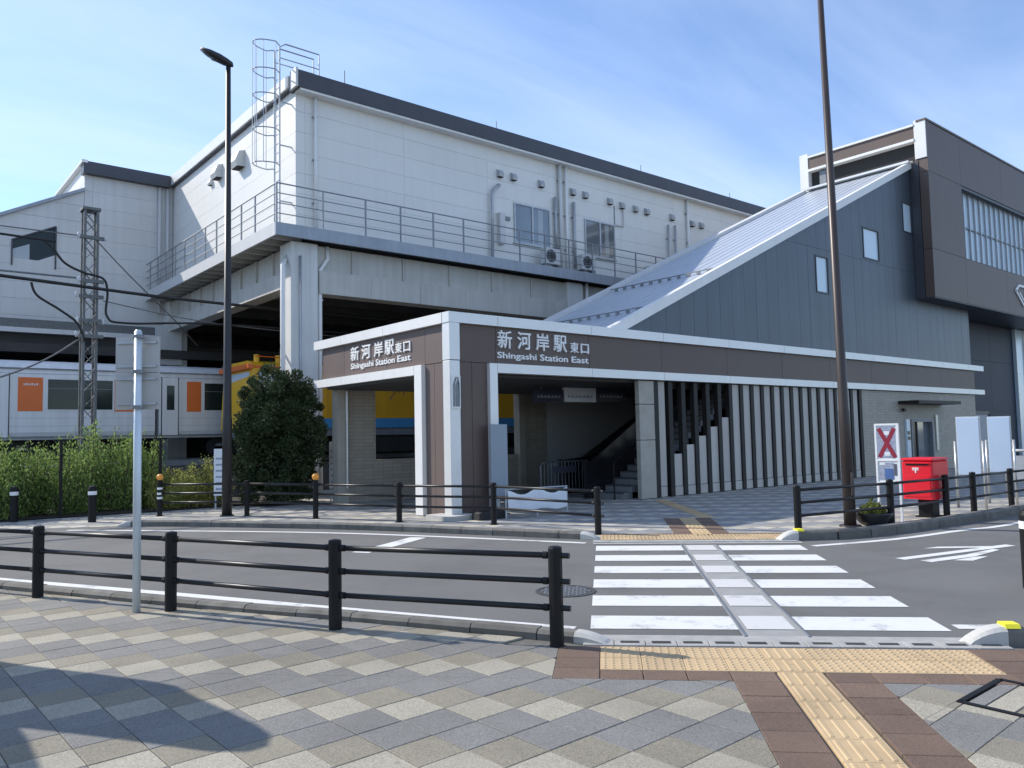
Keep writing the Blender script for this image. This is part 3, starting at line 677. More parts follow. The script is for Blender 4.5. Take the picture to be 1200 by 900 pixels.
# caged ladder at the corner
lad = MB(); 
for v in (23.35, 23.75): lad.tube([(10.05, v, 8.1), (10.05, v, 14.2), (10.25, v, 14.35), (11.4, v, 14.35), (11.4, v, 13.2)], .025, 6)
ladder = lad.build('caged_ladder', 'galvanised', st)
for k in range(17): MB().tube([(10.05, 23.35, 8.4 + k * .3), (10.05, 23.75, 8.4 + k * .3)], .014, 5).build('rung', 'galvanised', ladder)
for z in (10.35, 11.45, 12.55, 13.35, 14.25):
    pts = [(10.05 - .78 * math.sin(t), 23.55 + .40 * math.cos(t) * (1 if abs(math.cos(t)) < .99 else .5) - 0.0, z) for t in [math.pi * k / 12 for k in range(13)]]
    MB().tube(pts, .02, 5).build('cage_hoop', 'galvanised', ladder)
for k in range(1, 12, 2):
    t = math.pi * k / 12; MB().tube([(10.05 - .79 * math.sin(t), 23.55 + .40 * math.cos(t), 10.35), (10.05 - .79 * math.sin(t), 23.55 + .40 * math.cos(t), 14.25)], .012, 5).build('cage_bar', 'galvanised', ladder)
for v in (23.35, 23.75): MB().tube([(10.05, v, 13.85), (11.4, v, 13.85)], .018, 5).build('cage_bar', 'galvanised', ladder)
for z in (9.2, 11.0, 12.4): MB().box(10.05, UC, 23.34, 23.37, z, z + .04).build('bracket', 'galvanised', ladder)

# structure below: columns, girders, deck and its beams
def col(u0, u1, v0, v1, z1, par, nm='column'):
    c = MB().cbox(u0, u1, v0, v1, 0, z1, .03).build(nm, 'column_paint', par)
    MB().box(u0 - .08, u1 + .08, v0 - .08, v1 + .08, 0, .35).build('plinth', 'concrete_pale', c)
    return c
c1 = col(9.98, 10.86, 22.35, 23.2, 7.75, st)
MB().tube([(9.80, 22.55, .2), (9.80, 22.55, 7.0), (10.0, 22.7, 7.3)], .075, 8).build('downpipe', 'white_trim', c1, True)
MB().tube([(11.25, 22.55, 7.75), (11.25, 22.5, 7.35), (10.96, 22.45, 6.95), (10.96, 22.45, .2)], .07, 8).build('downpipe', 'white_trim', c1, True)
MB().tube([(10.25, 22.30, .2), (10.25, 22.30, 7.3)], .035, 6).build('conduit', 'galvanised', c1, True)
for z in (1.5, 3.0, 4.5, 6.0): MB().box(10.85, 11.04, 22.40, 22.52, z, z + .05).build('bracket', 'galvanised', c1)
c2 = col(21.5, 22.35, 22.35, 23.2, 7.75, st)
MB().tube([(22.6, 22.4, 7.8), (22.6, 22.4, 6.9), (22.1, 22.3, 6.3), (22.1, 22.3, .2)], .07, 8).build('downpipe', 'white_trim', c2, True)
for u in (33.6, 45): col(u, u + .85, 22.35, 23.2, 7.75, st)
for u in (10.1, 21.6, 33.6, 45): col(u, u + .8, 35.0, 35.8, 7.75, st); col(u, u + .8, 45.5, 46.3, 7.75, st)
def girder_x(u0, u1):
    g = MB().box(u0, u1, 22.55, 22.75, 6.95, 7.74).build('girder', 'beam_grey', st)
    MB().box(u0, u1, 22.35, 22.95, 6.22, 6.93).build('lower_flange', 'beam_grey', g)
    k = u0 + 1.2
    while k < u1 - .3: MB().box(k, k + .05, 22.49, 22.548, 6.97, 7.72).build('stiffener', 'beam_grey', g); MB().box(k + .6, k + .63, 22.335, 22.35, 6.24, 6.91).build('splice_plate', 'beam_grey', g); k += 1.9
girder_x(10.9, 21.5); girder_x(22.4, 33.6)
def girder_y():
    g = MB().box(10.25, 10.45, 23.25, 35.0, 6.95, 7.74).build('girder', 'beam_grey', st)
    MB().box(10.08, 10.62, 23.25, 35.0, 6.42, 6.93).build('lower_flange', 'beam_grey', g)
    k = 24.2
    while k < 34.8: MB().box(10.17, 10.248, k, k + .05, 6.97, 7.72).build('stiffener', 'beam_grey', g); k += 1.4
girder_y()
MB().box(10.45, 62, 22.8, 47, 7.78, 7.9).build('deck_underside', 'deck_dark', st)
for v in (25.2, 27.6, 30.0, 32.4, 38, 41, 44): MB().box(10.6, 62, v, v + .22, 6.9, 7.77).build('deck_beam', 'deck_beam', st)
for u in (15.4, 27.5, 39): MB().box(u, u + .25, 23.0, 47, 7.2, 7.76).build('cross_beam', 'deck_beam', st)
MB().box(9.6, 10.6, 34.8, 36.4, 5.0, 6.6).build('junction_box', 'white_panel_grey', st)

# ---- west stair block behind the silver train
wb = thing('west_stair_block', 'grey white stair block with a sloping roof beyond the silver train', 'building', (6.95, 35.6, 0))
WV = 35.6
slope = lambda u: 12.06 + (u - 6.87) * .525
MB().add([(u, v, z) for v in (WV + .04, 41) for u, z in ((-4, 6.3), (6.98, 6.3), (6.98, slope(6.98)), (-4, slope(-4)))], [(0, 1, 2, 3), (7, 6, 5, 4), (0, 4, 5, 1), (1, 5, 6, 2), (2, 6, 7, 3), (3, 7, 4, 0)]).build('wall_core', 'panel_core', wb)
MB().box(6.98, UC + .2, WV + .04, 41, 6.3, 12.95).build('wall_core', 'panel_core', wb)
wr = [6.33] + [6.78 + .667 * k for k in range(10)]; wr[-1] = 12.80
WINP = [(4.46, 9.72), (5.95, 10.45), (5.95, 9.20), (5.35, 8.72), (4.46, 8.72)]
panels(wb, 'wall_panel', 'white_panel_grey', (0, WV, 0), X, Z, -Y, [6.95, 7.25, UC - .02], wr, .05, .007, jitter=.002)
panels(wb, 'wall_panel', 'white_panel_grey', (0, WV, 0), X, Z, -Y, [-4, -.4, 3.27, 6.94], wr, .05, .009, keep=[(-4, 6.3), (6.94, 6.3), (6.94, slope(6.94)), (-4, slope(-4))], holes=[[(4.46, 9.72), (5.95, 10.45), (5.95, 8.72), (4.46, 8.72)]], jitter=.004)
panels(wb, 'wall_panel', 'white_panel', (6.95, 0, 0), -Y, Z, -X, [-41, -38.3, -WV], [11.7, 12.45, 13.2], .05, .016)
MB().box(6.85, UC - .2, WV - .30, WV + .2, 12.78, 13.28).build('roof_fascia', 'roof_dark', wb)
MB().box(6.78, 7.0, WV - .31, 41, 13.20, 13.32).build('roof_coping', 'white_trim', wb)
MB().box(7.0, UC - .2, WV + .2, 41, 12.95, 13.2).build('roof_slab', 'roof_dark', wb)
mb = MB(); mb.loft([[(u, WV - .12, slope(u) - .02), (u, 41, slope(u) - .02), (u, 41, slope(u) + .12), (u, WV - .12, slope(u) + .12)] for u in (-4, 6.94)]); mb.build('sloping_roof', 'walkway_steel', wb)
wn_ = MB().prism([(4.46, 9.72), (5.95, 10.45), (5.95, 8.72), (4.46, 8.72)], (0, WV + .035, 0), X, Z, -Y, .02).build('window', 'glass_dark', wb)
MB().prism([(4.46, 9.35), (5.05, 9.62), (5.05, 9.0), (4.46, 9.0)], (0, WV + .012, 0), X, Z, -Y, .02).build('sloped_blind', 'curtain_window', wn_)
MB().prism([(4.46, 9.0), (5.35, 9.0), (5.95, 9.3), (5.95, 8.72), (4.46, 8.72)], (0, WV + .006, 0), X, Z, -Y, .03).build('lower_panel', 'white_panel_grey', wn_)
for a, b in (((4.46, 9.72), (5.95, 10.45)), ((5.95, 10.45), (5.95, 8.72)), ((4.46, 9.72), (4.46, 8.72))): MB().bar((a[0], WV - .01, a[1]), (b[0], WV - .01, b[1]), .06, .05).build('frame', 'roof_dark', wn_)
for u in (9.85, 10.18): MB().tube([(u, WV - .1, 7.2), (u, WV - .1, 12.75)], .07, 8).build('downpipe', 'white_panel_grey', wb, True)
MB().box(-4, 9.6, WV - .5, WV - .02, 6.24, 6.58).build('cable_tray', 'mast_steel', wb)
MB().box(-4, 9.8, WV - .6, WV + .05, 6.05, 6.235).build('edge_beam', 'white_panel_grey', wb)
MB().box(-4, 9.8, WV - .3, WV + .05, 5.62, 6.045).build('lower_beam', 'deck_dark', wb)
MB().tube([(3.9, WV - .06, 6.6), (3.9, WV - .06, 8.4)], .05, 6).build('downpipe', 'brown_panel', wb)
# platform canopy and the wall below it
pf = thing('platform_shelter', 'dark platform canopy and back wall behind the silver train', 'platform', (0, 36, 0))
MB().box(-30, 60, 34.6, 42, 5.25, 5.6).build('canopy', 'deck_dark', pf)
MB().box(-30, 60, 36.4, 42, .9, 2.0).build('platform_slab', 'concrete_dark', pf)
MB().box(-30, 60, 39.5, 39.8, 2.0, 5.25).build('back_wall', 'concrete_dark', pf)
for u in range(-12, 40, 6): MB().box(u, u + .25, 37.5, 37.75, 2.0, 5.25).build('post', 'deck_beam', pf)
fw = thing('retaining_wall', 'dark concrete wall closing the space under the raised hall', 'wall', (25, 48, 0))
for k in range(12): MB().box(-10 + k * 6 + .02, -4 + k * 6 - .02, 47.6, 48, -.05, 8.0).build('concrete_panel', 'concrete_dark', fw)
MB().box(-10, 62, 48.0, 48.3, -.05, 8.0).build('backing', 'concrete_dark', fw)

# ---- entrance pavilion
V0, U0 = 13.6, 9.6
en = thing('station_entrance', 'brown and white flat roofed station entrance with the station name', 'building', (U0, V0, 0))
BK = 19.5
# roof and bands
MB().box(U0 + .02, 37.9, V0 + .05, BK, 4.05, 4.16).build('roof_slab', 'roof_dark', en)
MB().box(U0 + .02, 37.5, V0 + .25, BK - .2, 3.03, 3.09).build('soffit', 'soffit_dark', en)
def band(z0, z1, nm, uA, vA, out=.10):
    us = [uA, 10.83, 13.75, 16.46, 19.4, 22.3, 25.2, 28.1, 31.0, 34.0, 36.6, 38.25]
    us = [uA] + [u for u in us[1:] if u > uA + .3]
    for a, b in zip(us, us[1:]): MB().box(a + .006, b - .006, V0 - out, V0 + .15, z0, z1).build(nm, 'white_trim_metal', en)
    vs = [vA, 16.2, 18.3, 19.85]
    for a, b in zip(vs, vs[1:]): MB().box(U0 - out, U0 + .15, a + .006, b - .006, z0, z1).build(nm, 'white_trim', en)
band(4.125, 4.35, 'roof_band', U0 - .1, V0 + .16)
band(3.095, 3.30, 'lintel_band', 10.80, 14.86)
panels(en, 'fascia_panel', 'brown_panel_shaded', (0, V0, 0), X, Z, -Y, [9.80, 10.83, 13.75, 16.46, 19.4, 22.3, 25.2, 28.1, 31.0, 34.0, 37.45], [3.305, 4.12], .06, .012)
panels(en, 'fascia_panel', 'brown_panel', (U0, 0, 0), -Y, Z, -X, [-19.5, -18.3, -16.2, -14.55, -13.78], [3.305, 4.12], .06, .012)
MB().box(U0 + .07, 37.4, V0 + .07, V0 + .2, 3.1, 4.06).build('fascia_core', 'panel_core', en)
MB().box(U0 + .07, U0 + .2, V0 + .2, BK, 3.1, 4.06).build('fascia_core', 'panel_core', en)
MB().box(37.3, 37.46, V0 + .08, BK, 3.1, 4.06).build('fascia_end', 'brown_panel_shaded', en)
MB().box(U0 + .2, 37.3, BK - .15, BK, 3.1, 4.06).build('fascia_core', 'panel_core', en)
# corner pier
MB().box(U0 + .06, 10.55, V0 + .06, 14.52, 0, 3.3).build('pier_core', 'panel_core', en)
panels(en, 'pier_panel', 'brown_panel_shaded', (0, V0, 0), X, Z, -Y, [9.80, 10.16, 10.575], [.02, 3.30], .05, .010)
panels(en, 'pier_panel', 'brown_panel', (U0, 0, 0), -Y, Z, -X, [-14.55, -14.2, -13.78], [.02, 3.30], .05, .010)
MB().box(10.5, 10.575, V0 + .06, 14.5, .02, 3.07).build('pier_side', 'brown_panel_shaded', en)
cc = MB().cbox(9.52, 9.785, 13.50, 13.77, .02, 3.32, .012).build('corner_column', 'white_trim_metal', en)
MB().cbox(9.52, 9.785, 13.50, 13.77, 3.335, 4.12, .004).build('column_head', 'white_trim_metal', cc)
wl = MB().box(9.545, 9.765, 13.47, 13.499, 2.3, 3.0).build('wall_lamp', 'white_trim', cc); 
MB().prism([(9.54, 2.34), (9.59, 2.34), (9.59, 2.82), (9.65, 2.96), (9.68, 2.96), (9.60, 2.80), (9.60, 2.34), (9.71, 2.34), (9.71, 2.82), (9.66, 2.96), (9.60, 2.96), (9.54, 2.80)], (.03, 13.465, 0), X, Z, -Y, .004).build('lamp_slot', 'galvanised_dark', wl)
MB().cbox(10.58, 10.80, V0 - .1, V0 + .15, .02, 3.30, .006).build('opening_jamb', 'white_trim_metal', en)
MB().cbox(U0 - .1, U0 + .15, 14.56, 14.855, .02, 3.30, .006).build('opening_jamb', 'white_trim', en)
MB().box(9.2, 9.95, 13.2, 14.0, .003, .10).build('pier_base', 'concrete_pale', en)
# lettering
wd = {'新': (10.86, .50)}
for ch, u, w, h in (('新', 10.875, .40, .40), ('河', 11.44, .40, .40), ('岸', 12.0, .40, .40), ('駅', 12.55, .42, .40), ('東', 13.09, .27, .255), ('口', 13.44, .27, .235)):
    place_text(ch, 'letter_white', en, 'name_character', (u, V0 - .005, 3.655 if h > .3 else 3.66), X, Z, -Y, w, h, .035)
for wrd, f0, f1 in (('Shingashi', 0, .405), ('Station', .445, .755), ('East', .80, 1.0)):
    hh_ = .185 if wrd == 'Shingashi' else .15
    place_text(wrd, 'letter_white', en, 'station_name_english', (10.86 + 2.84 * f0, V0 - .005, 3.385 if hh_ > .16 else 3.422), X, Z, -Y, 2.84 * (f1 - f0), hh_, .025)
for ch, v, w, h in (('新', 17.91, .42, .36), ('河', 17.35, .43, .36), ('岸', 16.74, .41, .36), ('駅', 16.24, .42, .36), ('東', 15.76, .28, .24), ('口', 15.40, .28, .23)):
    place_text(ch, 'letter_white', en, 'name_character', (U0 + .005, v, 3.665), -Y, Z, -X, w, h, .035)
for wrd, f0, f1 in (('Shingashi', 0, .405), ('Station', .445, .755), ('East', .80, 1.0)):
    hh_ = .185 if wrd == 'Shingashi' else .15
    place_text(wrd, 'letter_white', en, 'station_name_english', (U0 + .005, 17.92 - 2.80 * f0, 3.42 if hh_ > .16 else 3.457), -Y, Z, -X, 2.80 * (f1 - f0), hh_, .025)
# back wall of the hall with its opening on the tracks
MB().box(10.2, 11.07, 19.3, 19.5, 0, 3.03).build('tiled_pier', 'wall_tile', en)
MB().box(11.07, 16.22, 19.3, 19.5, 0, 1.13).build('tiled_parapet', 'wall_tile', en)
MB().box(16.46, 17.45, 19.3, 19.5, 0, 3.03).build('tiled_pier', 'wall_tile', en)
MB().box(9.86, 10.19, 19.2, 19.5, 0, 3.07).build('corner_post', 'stone_pale', en)
MB().box(16.22, 16.46, 19.22, 19.5, 0, 3.03).build('corner_post', 'stone_pale', en)
MB().tube([(10.12, 19.15, .4), (10.12, 19.15, 3.0)], .04, 8).build('downpipe', 'stainless', en)
MB().box(17.45, 37.3, 19.32, 19.5, 0, 3.03).build('rear_wall', 'wall_pale', en)
MB().box(37.2, 37.4, V0 + .1, 19.5, 0, 3.03).build('end_wall', 'wall_tile', en)
# stone faced pier right of the opening
MB().cbox(15.55, 16.18, V0 + .02, V0 + .16, .02, 1.52, .006).build('stone_pier', 'stone_pale', en); MB().cbox(15.55, 16.18, V0 + .02, V0 + .16, 1.535, 2.45, .006).build('stone_pier', 'stone_pale', en); MB().cbox(15.55, 16.18, V0 + .02, V0 + .16, 2.465, 3.07, .006).build('stone_pier', 'stone_pale', en)
# screen of dark fins with pale panels between
FP = .545; F0 = 17.07
MB().box(16.30, 16.64, V0 + .08, V0 + .2, .30, 3.07).build('screen_panel', 'fin_pale', en); MB().box(16.30, 16.64, V0 + .08, V0 + .2, .02, .285).build('screen_plinth', 'fin_pale', en)
fin = MB().cbox(-.085, .085, -.05, .10, .02, 3.075, .006).mesh('screen_fin', 'fin_dark')
obj('screen_fin', fin, en, (16.225, V0 + .06, 0))
tops = (1.13, 1.37, 1.60, 1.85, 2.11)
for k in range(19):
    u = F0 + k * FP; obj('screen_fin', fin, en, (u - FP / 2 + .01, V0 + .06, 0))
    if u + .2 > 27.3: break
    z1 = tops[k] if k < 5 else 3.07
    MB().box(u - .17, u + .19, V0 + .055, V0 + .15, .275, z1).build('screen_panel', 'fin_pale', en); MB().box(u - .17, u + .19, V0 + .045, V0 + .15, .02, .262).build('screen_plinth', 'fin_pale', en)
obj('screen_fin', fin, en, (27.22, V0 + .06, 0))
MB().box(16.7, 19.6, V0 + .19, V0 + .21, 2.9, 3.06).build('screen_rail', 'fin_dark', en)
# tiled wall with lift door
dz = (31.04, 32.98)
MB().box(27.33, dz[0], V0 + .01, V0 + .2, .02, 3.07).build('tiled_wall', 'wall_tile', en); MB().box(dz[1], 37.4, V0 + .01, V0 + .2, .02, 3.07).build('tiled_wall', 'wall_tile', en); MB().box(dz[0], dz[1], V0 + .01, V0 + .2, 2.03, 3.07).build('tiled_wall', 'wall_tile', en)
df = MB().box(dz[0], dz[0] + .1, V0 - .03, V0 + .25, .02, 2.03).box(dz[1] - .1, dz[1], V0 - .03, V0 + .25, .02, 2.03).box(dz[0] + .1, dz[1] - .1, V0 - .03, V0 + .25, 1.93, 2.03).build('lift_door', 'galvanised_dark', en)
MB().box(dz[0] + .1, dz[0] + .92, V0 + .2, V0 + .24, .02, 1.93).build('door_leaf', 'black_glossy', df); MB().box(dz[0] + .92, dz[1] - .1, V0 + .15, V0 + .19, .02, 1.93).build('door_leaf', 'glass_window', df)
MB().box(30.1, 33.9, V0 - .75, V0 + .005, 2.60, 2.72).build('door_canopy', 'fin_dark', en)
MB().tube([(30.3, V0 - .12, 2.44), (30.3, V0 - .12, 2.32)], .09, 10).build('camera_dome', 'black_glossy', en)
cp = MB().box(30.55, 30.84, V0 - .06, V0 + .01, .6, 2.02).build('call_panel', 'glass_sky', en)
for z in (1.45, 1.25): MB().box(30.60, 30.79, V0 - .075, V0 - .06, z, z + .13).build('call_button', 'black_glossy', cp)
MB().box(33.2, 33.4, V0 - .04, V0 + .01, .8, 2.2).build('notice_strip', 'stainless', en)
# stairs and the black balustrade inside
sl = MB(); NS = 22
for k in range(NS):
    u = 15.35 + k * .30; stp = MB().box(u, u + .32, 14.05, 15.0, .17 * k + .004, .17 * (k + 1)).build('stair_step', 'stair_grey', en)
    MB().box(u - .004, u + .05, 14.06, 14.99, .17 * (k + 1) - .03, .17 * (k + 1) + .004).build('nosing', 'stair_nosing', stp)
MB().prism([(14.95, 0), (14.95, .98), (15.15, .98), (18.7, 3.02), (26, 3.02), (26, 0)], (0, 15.02, 0), X, Z, -Y, .10).build('stair_side_panel', 'black_glossy', en)
bal = [(16.0, .0), (16.0, .98), (16.9, .98), (21.0, 3.02), (26, 3.02), (26, 0)]
MB().prism(bal, (0, 16.9, 0), X, Z, -Y, .35).build('balustrade', 'black_glossy', en)
MB().tube([(15.9, 16.85, .95), (16.9, 16.85, 1.03), (21.0, 16.85, 3.0)], .035, 8).build('handrail', 'black_paint', en)
hr = MB().tube([(15.2, 14.25, .0), (15.2, 14.25, .95), (15.4, 14.25, 1.05), (18.8, 14.25, 2.95)], .022, 8).build('handrail', 'black_paint', en)
for u in (16.2, 17.2, 18.2): MB().tube([(u, 14.25, (u - 15.35) * .567), (u, 14.25, (u - 15.4) * .56 + 1.05)], .016, 6).build('baluster', 'black_paint', hr)

# ---- stair hall with the long sloping metal roof
sh = thing('stair_hall', 'slate blue metal clad stair hall with a long sloping silver roof', 'building', (15, 13.7, 4.2))
RS = lambda u: 4.42 + (u - 15.0) * .449
SV, SB = V0 + .12, 18.35
kp = [(15.0, 4.18), (37.5, 4.18), (37.5, RS(33.2)), (33.2, RS(33.2)), (15.0, RS(15.0))]
core = [(15.05, 4.17), (37.45, 4.17), (37.45, 12.3), (33.2, 12.3), (15.05, RS(15) - .06)]
MB().prism(core, (0, SV + .05, 0), X, Z, -Y, SB - SV - .1).build('wall_core', 'panel_core', sh)
WINS = [(24.78, 25.62, 6.32, 7.62), (28.2, 29.45, 7.93, 9.12), (31.55, 32.36, 9.42, 10.65)]
holes = [rect(a, c, b, d) for a, b, c, d in WINS]
panels(sh, 'wall_panel', 'slate_metal', (0, SV, 0), X, Z, -Y, span(15.0, 37.5, .62), [4.18, 7.85, 12.6], .045, .008, keep=kp, holes=holes, jitter=.003)
for a, b, c, d in WINS:
    mb = MB(); y0, y1 = SV - .02, SV + .04
    mb.box(a, b, y0, y1, d - .05, d); mb.box(a, b, y0, y1, c, c + .05); mb.box(a, a + .05, y0, y1, c + .05, d - .05); mb.box(b - .05, b, y0, y1, c + .05, d - .05); w_ = mb.build('window', 'roof_dark', sh)
    MB().box(a + .05, b - .05, SV + .03, SV + .046, c + .05, d - .05).build('pane', 'glass_sky', w_)
# roof sheets with standing seams along the slope
sd = Vector((1, 0, .449)).normalized(); sn_ = Vector((-.449, 0, 1)).normalized(); ln = (32.45 - 14.6) / sd.x
o0 = Vector((14.6, 0, RS(14.6) + .02))
k = V0 + .24; w_ = .42; 
while k < SB - .35:
    q = min(k + w_, SB - .3)
    mb = MB(); mb.prism([(0, k + .012), (ln, k + .012), (ln, q - .012), (0, q - .012)], o0 + sn_ * .03, sd, Y, sn_, .05)
    rs_ = mb.build('roof_sheet', 'roof_metal', sh)
    MB().prism([(0, q - .012), (ln, q - .012), (ln, q + .012), (0, q + .012)], o0 + sn_ * .042, sd, Y, sn_, .06).build('standing_seam', 'roof_metal', rs_)
    k = q
MB().prism([(0, V0 + .03), (ln + .15, V0 + .03), (ln + .15, V0 + .24), (0, V0 + .24)], o0 + sn_ * .13, sd, Y, sn_, .26).build('verge_cap', 'white_trim', sh)
MB().prism([(0, SB - .29), (ln - .3, SB - .29), (ln - .3, SB + .05), (0, SB + .05)], o0 + sn_ * .16, sd, Y, sn_, .30).build('verge_cap', 'white_panel_grey', sh)
for u0_ in (16.1, 19.3):
    for q in range(11):
        v = 14.05 + q * .37; p = Vector((u0_, v, RS(u0_) + .07))
        MB().box(p.x - .02, p.x + .02, v - .06, v + .06, p.z, p.z + .07).build('snow_guard', 'galvanised_dark', sh)
    MB().bar((u0_, 13.9, RS(u0_) + .16), (u0_, 18.0, RS(u0_) + .16), .03, .03).build('snow_rail', 'galvanised_dark', sh)

# ---- brown upper block
tb = thing('concourse_block', 'dark brown clad upper block with a long ribbed window and white corner posts', 'building', (32.4, 13.0, 6.8))
TV, TU = 13.0, 32.4
WR = rect(35.6, 8.75, 56, 11.85)
MB().box(TU + .45, 56, TV + .35, 18.2, 6.86, 13.0).build('wall_core', 'panel_core', tb)
panels(tb, 'wall_panel', 'brown_panel_shaded', (0, TV, 0), X, Z, -Y, [TU, 35.6, 40.2, 44.8, 49.4, 54], [6.82, 8.74, 11.86, 13.9], .34, .014, holes=[WR])
panels(tb, 'wall_panel', 'brown_panel_shaded', (TU, 0, 0), -Y, Z, -X, [-13.5, -13.36], [6.82, 12.4], .06, .01)
MB().box(TU, 56, TV + .01, 18.2, 6.78, 6.815).build('soffit', 'roof_dark', tb)
MB().box(TU - .01, 33.2, TV + .36, SV - .01, 6.83, 12.3).build('shadow_gap_lining', 'roof_dark', tb)
MB().box(TU - .05, 56, TV - .03, TV + .36, 13.905, 13.985).build('parapet_cap', 'brown_panel_shaded', tb)
MB().cbox(TU - .03, TU + .4, TV + .005, TV + .46, 12.42, 14.0, .01).build('corner_post', 'white_trim', tb)
MB().cbox(TU - .03, TU + .4, 18.05, 18.45, 12.3, 14.0, .01).build('corner_post', 'white_trim', tb)
MB().box(TU, TU + .3, TV + .47, 18.04, 13.28, 13.78).build('side_parapet', 'brown_panel_shaded', tb)
MB().box(TU - .06, TU + .34, TV + .47, 18.04, 13.785, 13.87).build('side_cap', 'white_trim', tb)
MB().box(TU - .06, TU + .34, TV + .47, 18.04, 13.17, 13.275).build('side_rail', 'white_trim', tb)
MB().box(TU + .25, TU + .3, TV + .47, 18.04, 12.3, 13.16).build('louvre_opening', 'slot_dark', tb)
MB().box(TU - .35, TU + .2, TV + .6, 18.04, 12.28, 12.36).build('roof_flashing', 'white_trim_metal', tb)
MB().box(TU + .1, TU + .35, 17.3, 17.6, 12.36, 13.1).build('roof_box', 'galvanised_dark', tb)
# ribbed window
wd_ = MB().box(35.6, 56, TV + .30, TV + .34, 8.75, 11.85).build('window', 'glass_sky', tb)
for k in range(34):
    u = 35.75 + k * .60; MB().box(u - .035, u + .035, TV + .22, TV + .30, 8.76, 11.72).build('mullion', 'galvanised', wd_)
MB().box(35.6, 56, TV + .24, TV + .30, 10.2, 10.26).build('transom', 'galvanised_dark', wd_)
MB().box(35.6, 56, TV + .02, TV + .14, 11.74, 11.85).build('blind_box', 'roof_dark', wd_)
# white outline emblem at the picture's right edge
em = MB(); q = [(41.15, 7.95), (41.6, 8.22), (42.6, 8.22), (43.0, 7.95), (42.1, 7.30), (41.15, 7.95)]
for a, b in zip(q, q[1:]): em.bar((a[0], TV - .03, a[1]), (b[0], TV - .03, b[1]), .05, .10)
em.bar((41.6, TV - .03, 7.9), (42.1, TV - .03, 7.55), .05, .08); em.bar((42.1, TV - .03, 7.55), (42.5, TV - .03, 7.9), .05, .08)
em.build('wall_emblem', 'letter_white', tb)

# ---- navy wall and glass below the upper block
nv = thing('navy_wall_block', 'dark navy panelled lower block under the brown upper block', 'building', (42, 15, 0))
MB().box(37.5, 56, 15.06, 18.2, 0, 6.76).build('wall_core', 'panel_core', nv)
panels(nv, 'wall_panel', 'navy_panel', (0, 15, 0), X, Z, -Y, [37.5, 40.4, 43.4, 46.6], [2.45, 4.9, 6.76], .05, .012)
panels(nv, 'wall_panel', 'navy_panel', (0, 15, 0), X, Z, -Y, [42.9, 46.6], [.02, 2.45], .05, .012)
MB().box(37.5, 42.9, 15.0, 15.05, 2.3, 2.44).build('door_head', 'roof_dark', nv)
MB().box(37.5, 42.9, 15.3, 15.35, .02, 2.3).build('door', 'black_glossy', nv)
MB().box(46.6, 56, 14.9, 15.05, .02, 6.76).build('glass_wall', 'glass_sky', nv)
for k in range(8): MB().box(46.6 + k * 1.2, 46.68 + k * 1.2, 14.84, 14.9, .02, 6.76).build('mullion', 'white_trim_metal', nv)

# ==================================================================== TRAINS
def car_body(u0, u1, v0, v1, z0, zs, zr):
    """rail car shell: slightly tumblehome sides and an arched roof"""
    prof = [(v0 + .06, z0), (v0, z0 + .25), (v0, zs - .25), (v0 + .04, zs), (v0 + .22, zs + (zr - zs) * .55), (v0 + .7, zr - .05), ((v0 + v1) / 2, zr), (v1 - .7, zr - .05), (v1 - .22, zs + (zr - zs) * .55), (v1 - .04, zs), (v1, zs - .25), (v1, z0 + .25), (v1 - .06, z0)]
    return MB().loft([[(u, v, z) for v, z in prof] for u in (u0, u1)])
def bogie(par, u, v0, name='bogie'):
    b = MB().box(u - 1.3, u + 1.3, v0 + .15, v0 + .35, 1.25, 1.55).build(name, 'train_under', par)
    for s in (-.95, .95):
        MB().tube([(u + s, v0 + .30, 1.5), (u + s, v0 + .44, 1.5)], .42, 18).build('wheel', 'train_under', b); MB().tube([(u + s, v0 + .2, 1.5), (u + s, v0 + .15, 1.5)], .17, 10).build('axle_box', 'galvanised_dark', b)
SVN = 30.55
